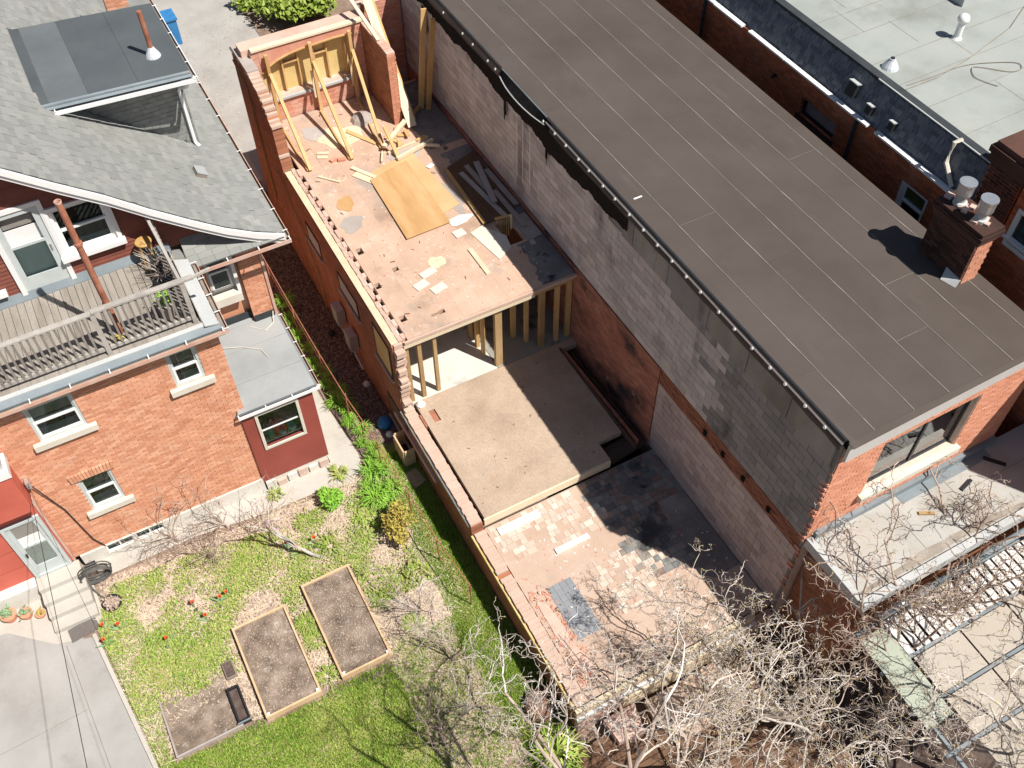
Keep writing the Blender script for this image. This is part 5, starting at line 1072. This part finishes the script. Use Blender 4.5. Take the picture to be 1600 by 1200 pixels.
t = thing('planter_trough', 'black plastic trough of dead leaves beside the left raised bed', 'planter', (-6.1,4.5,G))
s = S(); s.holed('y',4.06,4.1,-6.23,-5.97,G,G+.2); s.box(-6.23,-5.97,4.86,4.9,G,G+.2); s.box(-6.23,-6.2,4.1,4.86,G,G+.2); s.box(-6.0,-5.97,4.1,4.86,G,G+.2); part(t,'shell',s,M['black'])
part(t,'soil',S().box(-6.2,-6.0,4.1,4.86,G,G+.12),M['mulch']); part(t,'lip',S().holed('y',0,0,0,0,0,0) .box(-6.25,-5.95,4.03,4.06,G+.19,G+.21),M['bluegrey'])
t = thing('planter_trough', 'small dark planter between the green patch and the left raised bed', 'planter', (-6.05,5.35,G)); part(t,'shell',S().box(-6.15,-5.92,5.15,5.55,G,G+.13),M['gutterin']); part(t,'soil',S().box(-6.13,-5.94,5.17,5.53,G+.13,G+.14),M['mulch'])

# ------------------------------------------------------------------ small plants
def clump(name, label, cat, cx, cy, r, h, n, mat, kind='blade', wdt=.03, lean=1.2, group=None, z=G):
    P = np.stack([cx+NR.normal(0,r*.35,n), cy+NR.normal(0,r*.35,n), np.full(n,z)],1)
    if kind == 'blade':
        a = np.arctan2(P[:,1]-cy,P[:,0]-cx)+NR.normal(0,.5,n); hh = h*NR.uniform(.6,1.15,n); out = np.stack([np.cos(a),np.sin(a),0*a],1); sd = np.stack([-np.sin(a),np.cos(a),0*a],1)*wdt/2
        m1 = P+out*(hh*.35*lean)[:,None]; m1[:,2] += hh*.75; tp = P+out*(hh*.95*lean)[:,None]; tp[:,2] += hh*NR.uniform(.45,.9,n)
        V = np.concatenate([np.stack([P-sd*.7,P+sd*.7,m1+sd,m1-sd],1), np.stack([m1-sd,m1+sd,tp+sd*.15,tp-sd*.15],1)]); rn = np.tile(NR.random(n),2)
    else:
        m = 11; cc = NR.normal(0,1,(m,3)); cc /= np.linalg.norm(cc,axis=1)[:,None]; cc *= NR.uniform(.2,.75,m)[:,None]; rad = NR.uniform(.22,.5,m); w_i = NR.integers(0,m,n)
        q = NR.normal(0,1,(n,3)); q /= np.linalg.norm(q,axis=1)[:,None]; P = np.array([cx,cy,z+h*.52])+(cc[w_i]+q*(rad[w_i]*NR.uniform(.5,1.1,n))[:,None])*np.array([r,r,h*.5])
        P[:,2] = np.maximum(P[:,2],z+.02)
        V = leaves(P,wdt,.25,.6); rn = NR.random(n)
    base = np.array((cx,cy,z)); o = bpy.data.objects.new(name, fastmesh(name, V-base, M[mat], rn)); COL.objects.link(o); o.location = base
    o['label'] = label; o['category'] = cat; BASE[o] = tuple(base)
    if group: o['group'] = group
    return o
proto = None
row = [(-.98,15.3),(-1.12,14.6),(-1.2,13.9),(-1.0,13.3),(-1.15,12.7),(-.9,12.3),(-1.1,11.9),(-.85,11.5),(-1.05,11.1),(-.82,10.7),(-1.02,10.35),(-.8,9.95),(-1.0,9.6),(-.75,9.25),(-1.0,8.95),(-1.2,8.6),(-.85,8.55),(-1.45,8.25),(-1.15,8.05),(-.8,7.95),(-1.5,7.85),(-1.25,7.6)]
P0 = [clump('daylily_clump','bright green arching daylily clump in the row along the wire fence','plant',0,0,.30,.50+.06*k,90,'fern','blade',.034,.8,'daylilies along the wire fence') for k in range(3)]
for k,(x,y) in enumerate(row):
    o = P0[k] if k < 3 else P0[k % 3].copy()
    if k >= 3: COL.objects.link(o)
    o.location = (x*.75-.3,y,G); o.rotation_euler = (0,0,R.uniform(0,6.28)); f = R.uniform(.42,.8); o.scale = (f,f*R.uniform(.8,1.1),f*R.uniform(.8,1.3))
clump('leafy_bush','round bright green feathery bush by the concrete path corner','bush',-2.42,8.35,.42,.5,1100,'fern','leaf',.04)
clump('leafy_bush','yellow-green budding bush beside the wire fence','bush',-1.25,6.75,.62,1.05,1500,'yleaf','leaf',.035)
clump('leafy_bush','low green bush below the yellow-green budding bush','bush',-1.35,5.6,.4,.4,600,'leaf','leaf',.035)
clump('leafy_plant','broad-leaved pale green plant between the feathery bush and the yellow bush','plant',-1.9,7.55,.26,.16,70,'leaf','blade',.06,.9)
clump('leafy_plant','small dark green plant left of the yellow-green bush','plant',-1.62,7.15,.18,.35,160,'bushleaf','leaf',.035)
clump('leafy_plant','spiky green plant in front of the right raised bed far end','plant',-2.9,7.2,.35,.2,160,'leaf','blade',.022,1.0)
clump('leafy_plant','green tuft on the path beside the red addition','plant',-1.9,9.05,.2,.2,60,'leaf','blade',.04,1.0)
clump('leafy_plant','green tuft at the corner stone of the red addition','plant',-3.55,9.2,.16,.18,50,'leaf','blade',.03,1.0)
for k,(x,y,lb_) in enumerate([(-7.2,5.85,'large leafy green clump behind the low grey-edged bed'),(-6.55,5.9,'leafy green clump between the low bed and the trough'),(-4.15,5.6,'green tuft between the two raised beds, far one'),(-4.1,5.1,'small green tuft between the two raised beds, near one'),(-4.2,4.2,'grass tuft at the near corner of the left raised bed'),(-2.4,5.3,'green clump right of the right raised bed, far one'),(-2.0,4.4,'green clump right of the right raised bed, near one'),(-4.9,7.9,'green clump under the pink blossom tree'),(-3.2,8.1,'green clump behind the right raised bed'),(-6.9,8.2,'wide green clump near the house foundation')]):
    clump('leafy_plant',lb_,'plant',x,y,.30 if k != 0 else .55,.15,170 if k else 420,'leaf','blade',.020,1.0)
# tulips
tl = ['red tulip nearest the doormat','second red tulip from the doormat','lowest red tulip beside the driveway edge','lone red tulip in the leaf litter below the flower bed','red tulip left of the far corner of the left raised bed','red tulip nearest below the left raised bed corner leaves','left one of a pair of red tulips by the left raised bed','right one of a pair of red tulips by the left raised bed','leftmost of three red tulips behind the raised beds','middle of three red tulips behind the raised beds','rightmost of three red tulips behind the raised beds']
for k,(x,y) in enumerate([(-8.22,7.66),(-7.90,7.48),(-8.28,7.26),(-7.03,6.65),(-6.26,7.22),(-6.10,6.76),(-5.67,7.04),(-5.50,7.10),(-3.84,7.61),(-3.65,7.42),(-3.20,7.45)]):
    t = thing('tulip', tl[k], 'tulip', (x,y,G), 'red tulips in the flower bed'); h = R.uniform(.26,.34)
    part(t,'stem',S().tube([(x,y,G),(x+.01,y-.01,G+h)],.007,5),M['tulipleaf'])
    fl = S()
    for j in range(6):
        a = j*1.047+k; c = np.array((x+.01,y-.01,G+h)); o_ = np.array((math.cos(a),math.sin(a),0)); q = np.array((-math.sin(a),math.cos(a),0))
        fl.add([c,c+o_*.036+q*.025+(0,0,.03),c+o_*.045+(0,0,.07),c+o_*.036-q*.025+(0,0,.03)],[(0,1,2,3)])
    part(t,'bloom',fl,M['tulip']); part(t,'eye',S().lathe((x+.01,y-.01,G+h+.012),[(.016,0),(.01,.025)],6),M['black'])
    for j in range(3):
        a = R.uniform(0,6.28); o_ = np.array((math.cos(a),math.sin(a),0)); q = np.array((-math.sin(a),math.cos(a),0))*.028; c = np.array((x,y,G))
        part(t,'leaf',S().add([c-q*.5,c+q*.5,c+o_*.11+q+(0,0,.14),c+o_*.22+(0,0,.17),c+o_*.11-q+(0,0,.14)],[(0,1,2,3,4)]),M['tulipleaf'])

# ------------------------------------------------------------------ bare trees
def tree(name, label, base, spec, seed, mats=('bark','twig'), lean=(0,0), bud=0, cat='tree', budmat='bud', budsize=.013, trunk_dir=(0,0,1), budkeep=None):
    """spec: per level (children, length, radius, segments, jitter, spread, lift)"""
    rr = np.random.default_rng(seed); out = [[] for _ in spec]; ends = []
    def branch(p, d, lv, scale):
        n_, L, r0, sg, jit, spr, lift = spec[lv]; L *= scale*rr.uniform(.75,1.25); pts = [p]; d = d/np.linalg.norm(d)
        for i in range(sg):
            d = d+rr.normal(0,jit,3)+np.array((0,0,lift))/sg; d /= np.linalg.norm(d); pts.append(pts[-1]+d*L/sg)
        r1 = spec[lv+1][2]*1.1 if lv+1 < len(spec) else r0*.55
        out[lv].append((pts, np.linspace(r0*scale**.5, min(r1,r0), sg+1)))
        if lv+1 < len(spec):
            for c in range(n_):
                f = 1.0 if c == 0 else rr.uniform(.25 if lv else .55,1.0); i = f*sg; j = min(int(i),sg-1); q = pts[j]+(pts[j+1]-pts[j])*(i-j)
                dd = pts[j+1]-pts[j]; dd = dd/np.linalg.norm(dd); a = rr.normal(0,1,3); a -= dd*(a@dd); a /= np.linalg.norm(a)
                nd_ = dd*math.cos(spr)+a*math.sin(spr)*rr.uniform(.7,1.3); branch(q, nd_, lv+1, scale*rr.uniform(.75,1.1))
        else: ends.append(pts[-1])
    branch(np.array(base,float), np.array(trunk_dir,float), 0, 1.0)
    t = thing(name, label, cat, base)
    def tubes(lv, n):
        Vs = []; rn = []
        for pts, rad in [b for l in lv for b in out[l]]:
            P = np.array(pts); T = np.gradient(P,axis=0); T /= np.linalg.norm(T,axis=1)[:,None]; A = np.cross(T,(.31,.17,.93)); A /= (np.linalg.norm(A,axis=1)[:,None]+1e-9); B = np.cross(T,A)
            an = 2*np.pi*np.arange(n)/n; ring = P[:,None,:]+rad[:,None,None]*(np.cos(an)[None,:,None]*A[:,None,:]+np.sin(an)[None,:,None]*B[:,None,:])
            r2 = np.roll(ring,-1,axis=1); q = np.stack([ring[:-1],r2[:-1],r2[1:],ring[1:]],2).reshape(-1,4,3); Vs.append(q); rn.append(np.full(len(q),rr.random()))
        return np.concatenate(Vs), np.concatenate(rn)
    k = max(2,len(spec)-3)
    for nm, lv, n, m in (('trunk', range(0,k), 7, mats[0]), ('crown', range(k,len(spec)), 3, mats[1])):
        V, rn = tubes(lv, n); me = fastmesh(nm, V-np.array(base), M[m], rn); o = bpy.data.objects.new(nm, me); COL.objects.link(o); o.parent = t
    if bud:
        E = np.array(ends); 
        if budkeep is not None: E = E[budkeep(E)]
        E = E[rr.random(len(E)) < bud]; V = leaves(np.concatenate([E,E+rr.normal(0,.03,E.shape)]), budsize, .2, .7); me = fastmesh('buds', V-np.array(base), M[budmat], rr.random(len(V))); o = bpy.data.objects.new('buds' if budmat == 'bud' else 'blossom', me); COL.objects.link(o); o.parent = t; o['kind'] = 'stuff'
    return t
#        children length radius seg jitter spread lift
BIG = [(9,1.8,.11,4,.06,.9,.25),(6,3.2,.040,8,.18,.75,.28),(6,1.7,.017,8,.28,.85,.10),(5,.9,.0085,7,.42,.95,.06),(4,.44,.0054,6,.55,1.0,.03),(0,.13,.0042,3,.5,1.0,0)]
MID = [(8,3.4,.07,5,.06,.9,.25),(5,2.5,.034,7,.19,.75,.25),(6,1.4,.015,7,.30,.9,.1),(5,.75,.008,6,.44,1.0,.05),(4,.36,.0055,5,.55,1.0,0)]
tree('bare_tree','big lichen-covered bare tree in front of the low pale roof',(4.1,-1.9,G),BIG,3,bud=.4,trunk_dir=(-.04,.12,1))
tree('bare_tree','bare tree at the bottom right corner over the panelled low roof',(6.6,-4.4,G),MID,8,bud=.35,trunk_dir=(.05,.15,1))
tree('bare_tree','bare grey tree at the bottom edge left of the ruin corner',(-1.3,-2.3,G),[(8,4.6,.10,6,.05,.95,.3),(5,3.3,.05,8,.18,.75,.12),(5,1.6,.022,7,.30,.85,.08),(5,.8,.0095,6,.42,.95,.05),(4,.4,.006,5,.55,1.0,0)],21,bud=.2,trunk_dir=(-.0,.1,1),mats=('darktwig','twig'))
tree('bare_tree','bare tree bending over the near floor of the ruin',(2.0,-2.4,G),[(4,1.9,.07,4,.08,.6,.4),(4,2.7,.034,8,.17,.6,.3),(4,1.3,.015,7,.30,.85,.1),(4,.68,.008,6,.44,1.0,.05),(3,.34,.0055,5,.55,1.0,0)],33,bud=.2,mats=('darktwig','darktwig'),trunk_dir=(-.05,.2,1))
tree('bare_tree','thin bare tree spreading over the pale low roof',(7.0,-2.3,G),[(8,2.8,.055,5,.06,.7,.4),(5,2.4,.028,7,.18,.65,.3),(5,1.2,.015,6,.30,.8,.1),(4,.6,.0095,6,.46,1.0,.05),(3,.32,.0068,5,.55,1.0,0)],77,bud=.25,mats=('darktwig','darktwig'),trunk_dir=(.0,.15,1))
tree('bare_tree','slender bare tree whose twigs cross the wide two-pane window',(5.6,-2.6,G),[(7,2.6,.055,5,.06,.6,.4),(5,2.7,.028,7,.17,.6,.35),(5,1.3,.015,6,.30,.8,.1),(4,.65,.0095,6,.46,1.0,.05),(3,.32,.0068,5,.55,1.0,0)],57,bud=.25,mats=('darktwig','darktwig'),trunk_dir=(.05,.2,1))
SHR = [(7,.3,.03,2,.2,.7,.2),(5,1.0,.014,5,.22,.6,.4),(5,.6,.007,5,.3,.8,.15),(4,.3,.0045,4,.4,.9,.1)]
tree('pink_blossom_tree','small leaning tree with a few pink blossoms beside the red addition',(-3.15,7.0,G),[(4,.7,.05,4,.15,.6,.2),(5,1.5,.026,6,.2,.6,.45),(5,.8,.010,5,.28,.8,.2),(4,.35,.0055,4,.4,.9,.1)],5,bud=.5,budmat='pink',budsize=.022,mats=('bark','darktwig'),trunk_dir=(-.7,.5,.55),budkeep=lambda E: patchy(E[:,0],E[:,1],1.0,E[:,2].mean()) > .2)
for k,(x,y,lb_,sd) in enumerate([(-6.1,9.1,'thin bare shrub against the house wall right of the lower window',41),(-4.9,8.9,'bare pink-budded shrub below the house wall',42),(-1.75,4.6,'bare pale thicket by the lawn strip, far one',43),(-1.6,3.2,'bare pale thicket by the lawn strip, middle one',44),(-1.5,1.9,'bare pale thicket by the lawn strip, nearest the barrel',45),(-2.6,1.6,'bare brown thicket in the shade at the bottom edge',46),(-2.0,.2,'bare brown thicket at the bottom edge under the grey tree',47),(-5.6,8.3,'low dead shrub beside the path',48)]):
    tree('bare_shrub', lb_, (x,y,G), SHR, sd, mats=('darktwig','twig' if 1 < k < 5 else 'darktwig'), cat='shrub', bud=.12 if k == 1 else 0, budmat='pink', budsize=.016)
# leafy bush behind the ruin
clump('leafy_bush','large yellow-green bush beyond the far wall of the ruin','bush',4.9,29.6,2.0,1.5,5200,'bushleaf','leaf',.09)
clump('leafy_bush','small dark shrub at the edge of the side driveway','bush',3.2,31.2,.7,.6,500,'bushleaf','leaf',.08)

# ------------------------------------------------------------------ fence
f = thing('wire_fence','sagging rusty wire fence between the garden and the alley','fence',(-1.0,11,G))
fx = [(-1.13,18.5),(-1.12,16.2),(-1.10,14.2),(-1.06,12.3),(-1.0,10.6),(-.86,8.8),(-.80,7.1),(-.75,5.6),(-.62,4.2)]
for x,y in fx: part(f,'post',S().tube([(x,y,G),(x+R.uniform(-.03,.03),y,-.42)],.018,6),M['rust'])
part(f,'top_rail',S().tube([(x,y,-.45) for x,y in fx],.014,5),M['rust'])
for z in (-.75,-1.05,-1.3): part(f,'wire',S().tube([(x,y,z) for x,y in fx],.004,3),M['rust'])
# ------------------------------------------------------------------ things along the ruin wall
t = thing('window_well','yellow wooden window-well box against the ruin wall','box',(-.2,8.75,G))
for (a,b,c,d) in ((-.36,-.32,8.45,9.05),(-.32,-.06,8.41,8.45),(-.32,-.06,9.05,9.09)):
    for j in range(3): part(t,'board',S().box(a,b,c,d,G+.22*j+.002,G+.22*j+.215),M['bedwood'])
part(t,'bottom',S().box(-.32,-.06,8.45,9.05,G,G+.1),M['darkgap'])
single('paving_slab',S().obox((-.28,8.0,G+.03),(.17,.05,0),(-.05,.24,0),(0,0,.025)),M['rmortar'],'loose pinkish paving slab beside the window-well box','slab')
single('blue_bag',S().lathe((-.28,9.9,G),[(.16,0),(.2,.12),(.17,.25),(.05,.32)],10),M['blueplastic'],'faded blue plastic bag at the foot of the ruin wall','bag',smooth=True)
for k,(x,y,m,lb_) in enumerate([(-.3,9.55,'white','white rubble lump beside the faded blue bag'),(-.2,9.3,'plaster','grey rubble lump between the blue bag and the window-well box'),(-.15,11.4,'offwhite','cream stone at the foot of the alley wall'),(-.3,13.6,'black','black bag of rubbish beneath the meter boxes')]):
    single('rubble',S().lathe((x,y,G),[(.10,0),(.11,.06),(.06,.13),(.02,.15)],7),M[m],lb_,'rubble')
t = thing('low_wall','low concrete-capped wall at the far left corner of the ruin','wall',(-.45,20,G)); part(t,'wall',S().box(-.72,-.08,19.4,20.7,G,-.15),M['shadebrick']); part(t,'cap',S().box(-.76,-.05,19.36,20.74,-.15,-.08),M['path'])
t = thing('wheeled_bin','blue wheeled bin on the side driveway beyond the dormer','bin',(-.1,30.4,G)); part(t,'body',S().prism([(-.5,30.0,G),(.3,30.0,G),(.3,30.7,G),(-.5,30.7,G)],(0,0,1.0)),M['blueplastic']); part(t,'lid',S().box(-.55,.35,29.95,30.75,G+1.0,G+1.06),M['blueplastic'])
# ------------------------------------------------------------------ front of the ruin: barrel, deck, slab
t = thing('tarp_bundle','round brown tarpaulin bundle at the near corner of the ruin','tarpaulin',(-.4,1.35,G)); part(t,'cover',S().lathe((-.4,1.35,G),[(.34,0),(.37,.10),(.33,.26),(.22,.36),(.08,.40)],18),M['barrel'],smooth=True); part(t,'strap',S().lathe((-.4,1.35,G+.2),[(.35,0),(.352,.02),(.345,.04)],18),M['charwood'])
d = thing('wooden_platform','weathered brown board platform under the trees at the bottom edge','platform',(1.8,-1.3,G))
part(d,'frame',S().box(-.5,4.8,-4.2,.15,G+.02,G+.12),M['darkgap'])
y = -4.2
while y < .1: part(d,'board',S().box(-.5+R.uniform(-.05,.05),4.8,y,y+.125,G+.122,G+.16+R.uniform(0,.006)),M['fence']); y += .14
single('concrete_slab',S().prism([(1.55,.30,G+.17),(3.4,.32,G+.17),(3.5,-.75,G+.17),(1.9,-.8,G+.17),(1.5,-.3,G+.17)],(0,0,.16)),M['nfloor'],'broken pinkish concrete slab in front of the ruin','slab')
single('concrete_slab',S().prism([(.55,.36,G+.17),(1.3,.36,G+.17),(1.2,-.25,G+.17),(.6,-.2,G+.17)],(0,0,.22)),M['dustybrick'],'small pink masonry stump in front of the ruin','slab')
for k in range(5):
    y = .0-.2*k; single('timber_plank',S().beam((3.55,y,G+.2),(4.4,y-.12,G+.2),.06,.05),M['timberpale'],['nearest to the ruin','second from the ruin','third from the ruin','fourth from the ruin','farthest from the ruin'][k]+' of five pale battens beside the concrete slab','plank',group='pale battens under the big tree')
# ------------------------------------------------------------------ lower right: covered patio
struct('rear_yard', sheet([(4.9,-8),(16,-8),(16,-1.0),(4.9,-1.0)], G+.004), M['mulch'])
pg = thing('pergola_roof','low lean-to roof of white slats, beige panels and a pale green panel at the lower right','lean-to roof',(7.0,-2,G))
for x in (5.15,7.3,9.6):
    part(pg,'post',S().box(x-.05,x+.05,-3.2,-3.1,G,1.40),M['steel'])
    part(pg,'rafter',S().beam((x,-1.3,1.56),(x,-5.2,1.38),.06,.1),M['bluegrey'])
for y,z in ((-1.32,1.62),(-2.15,1.60),(-3.02,1.575),(-3.88,1.535)): part(pg,'beam',S().beam((4.95,y,z-.04),(11,y,z-.04),.06,.09),M['bluegrey'])
x = 5.72
while x < 10.5: part(pg,'slat',S().beam((x,-1.36,1.665),(x+R.uniform(-.01,.01),-2.12,1.625),.150,.025),M['slatwhite']); x += .205
for r,(a,b) in enumerate(((-2.20,-2.97),(-3.07,-3.83),(-3.93,-4.7))):
    x = 5.70
    while x < 11: part(pg,'roof_panel',S().prism([(x,a,1.585-.04*r),(x+1.16,a,1.585-.04*r),(x+1.16,b,1.555-.04*r),(x,b,1.555-.04*r)],(0,0,.02)),M['stone']); x += 1.2
part(pg,'green_panel',S().prism([(4.98,-1.45,1.66),(5.62,-1.45,1.66),(5.62,-3.35,1.56),(4.98,-3.35,1.56)],(0,0,.015)),M['greenpanel'])
part(pg,'gutter_roll',S().tube([(5.55,-1.30,1.85),(6.9,-1.28,1.87)],.085,14),M['steel'],smooth=True)
part(pg,'gutter_roll',S().tube([(6.95,-1.28,1.87),(11,-1.25,1.9)],.07,12),M['bluegrey'],smooth=True)
t = thing('green_parasol','folded dark green awning at the right picture edge','awning',(8.9,-2.6,G)); part(t,'canopy',S().prism([(8.5,-2.2,1.72),(9.4,-2.0,1.8),(9.6,-2.9,1.75),(8.8,-3.0,1.66)],(0,0,.03)),mk('dark_green_canvas',[(.04,.085,.06),(.06,.11,.08)],3)); part(t,'pole',S().tube([(8.95,-2.6,G),(8.95,-2.6,1.68)],.03,8),M['steel'])
clump('leafy_bush','green bush at the bottom right corner','bush',6.6,-5.0,.9,.8,1100,'leaf','leaf',.05,z=G)
clump('leafy_plant','mossy green clump under the bare tree at the bottom edge','plant',-.6,.3,.45,.35,300,'grass','blade',.03,1.0)
# ------------------------------------------------------------------ deck things
t = thing('bar_stool','round golden oak stool in the far corner of the roof deck','stool',(-4.18,11.72,4.75))
part(t,'seat',S().lathe((-4.18,11.72,5.40),[(.15,0),(.175,.012),(.175,.03),(.16,.04)],20),M['gold'])
for dx,dy in ((-1,-1),(1,-1),(1,1),(-1,1)): part(t,'leg',S().tube([(-4.18+.09*dx,11.72+.09*dy,5.40),(-4.18+.15*dx,11.72+.15*dy,4.752)],.02,7),M['gold'])
for z in (4.95,5.15):
    for dx,dy,ex,ey in ((-1,-1,1,-1),(-1,1,1,1)): part(t,'rung',S().tube([(-4.18+.125*dx,11.72+.125*dy,z),(-4.18+.125*ex,11.72+.125*ey,z)],.011,6),M['gold'])
def potplant(label, x, y, z, r, h, mat, plant, pm, n=120, pr=.2, ph=.3, lw=.03):
    t = thing('potted_plant', label, 'plant', (x,y,z)); part(t,'pot',S().lathe((x,y,z),[(r*.72,0),(r,h*.85),(r*1.06,h*.86),(r*1.06,h),(r*.9,h)],14),M[mat]); part(t,'soil',S().lathe((x,y,z+h*.86),[(r*.9,0),(r*.9,.01)],12),M['mulch'])
    if plant == 'twigs':
        s = S()
        for k in range(26):
            a = R.uniform(0,6.28); l = R.uniform(.3,1)*ph; s.tube([(x,y,z+h*.8),(x+.4*pr*math.cos(a),y+.4*pr*math.sin(a),z+h+l*.5),(x+pr*math.cos(a+.4),y+pr*math.sin(a+.4),z+h+l)],.005,3,False)
        part(t,'dead_stems',s,M[pm])
    else:
        P = np.stack([x+NR.normal(0,pr*.5,n),y+NR.normal(0,pr*.5,n),z+h+NR.uniform(0,ph,n)],1); o = bpy.data.objects.new('foliage',fastmesh('foliage',leaves(P,lw,.3)-np.array((x,y,z)),M[pm],NR.random(n))); COL.objects.link(o); o.parent = t
    return t
potplant('grey tub with green leaves inside the deck railing corner',-4.28,10.08,4.75,.16,.36,'timbergrey','leaf','fern',150,.17,.26,.035)
potplant('dark tub of dead twigs by the deck side railing',-4.08,10.9,4.75,.17,.3,'black','twigs','twig',0,.34,.6)
potplant('dark tub of dead twigs in front of the bar stool',-4.15,11.35,4.75,.15,.28,'black','twigs','twig',0,.3,.55)
clump('leafy_plant','weed growing between deck boards behind the railing','plant',-5.35,9.86,.12,.2,60,'yleaf','leaf',.03,z=4.75)
# ------------------------------------------------------------------ porch things
potplant('terracotta pot at the left picture edge by the porch plinth',-10.05,8.98,G+.016,.17,.22,'terracotta','leaf','tulipleaf',60,.14,.2,.04)
potplant('terracotta pot beside the steps, middle of three',-9.70,8.86,G+.016,.14,.18,'terracotta','leaf','tulipleaf',50,.12,.14,.035)
potplant('smallest terracotta pot, nearest the steps',-9.42,8.72,G+.016,.11,.12,'terracotta','leaf','yleaf',40,.09,.1,.03)
potplant('shallow black basin of soil beside the hose',-7.9,8.2,G+.016,.21,.12,'black','leaf','litter',260,.17,.02,.03)
single('doormat',S().prism([(-8.98,8.05,G+.02),(-8.36,8.12,G+.02),(-8.30,7.76,G+.02),(-8.95,7.70,G+.02)],(0,0,.018)),M['mat'],'dark grey woven doormat at the foot of the concrete steps','doormat')
t = thing('hose_coil','coiled dark garden hose hanging on its stand by the house corner','hose',(-8.0,9.1,G))
part(t,'stand',S().box(-8.03,-7.97,9.1,9.15,G,-.75),M['steel']); part(t,'stand_box',S().box(-8.12,-7.90,8.98,9.12,-.95,-.78),M['black'])
s = S()
for k in range(7):
    rr_ = .34+R.uniform(-.06,.05); P = [( -8.0+rr_*math.cos(a)+R.uniform(-.012,.012), 9.0-.03*k-.05*math.sin(a), -.98+rr_*.95*math.sin(a)+R.uniform(-.01,.01)) for a in np.linspace(0,2*math.pi,22)]; s.tube(P,.016,6,False)
part(t,'coil',s,M['hose']); part(t,'loose_end',S().tube([(-8.22,8.9,-1.1),(-8.2,8.75,-1.3),(-8.1,8.55,G+.04),(-7.95,8.35,G+.04),(-7.7,8.4,G+.04),(-7.75,8.7,G+.05)],.016,6),M['hose'])
# ------------------------------------------------------------------ overhead wires from the house bracket
def cat_wire(p, q, sag, n=14): return [tuple(np.array(p)+(np.array(q)-np.array(p))*t_-np.array((0,0,4*sag*t_*(1-t_)))) for t_ in np.linspace(0,1,n)]
t = thing('service_wires','two thin black service wires running from the house corner over the driveway','wires',(-8.2,9.4,2.2))
part(t,'bracket',S().box(-8.24,-8.16,9.36,9.52,2.15,2.35),M['steel'])
for (q,r) in (((-8.0,-14,9),.006),((-5.2,-12,8.5),.0035)): part(t,'wire',S().tube(cat_wire((-8.2,9.4,2.25),q,.5),r,4,False),M['wire'])
part(t,'drop_cable',S().tube([(-8.2,9.44,2.25),(-7.9,9.50,.9),(-7.75,9.50,-.5),(-7.6,9.49,-.93)],.014,5),M['wire'])
t.location = t.location
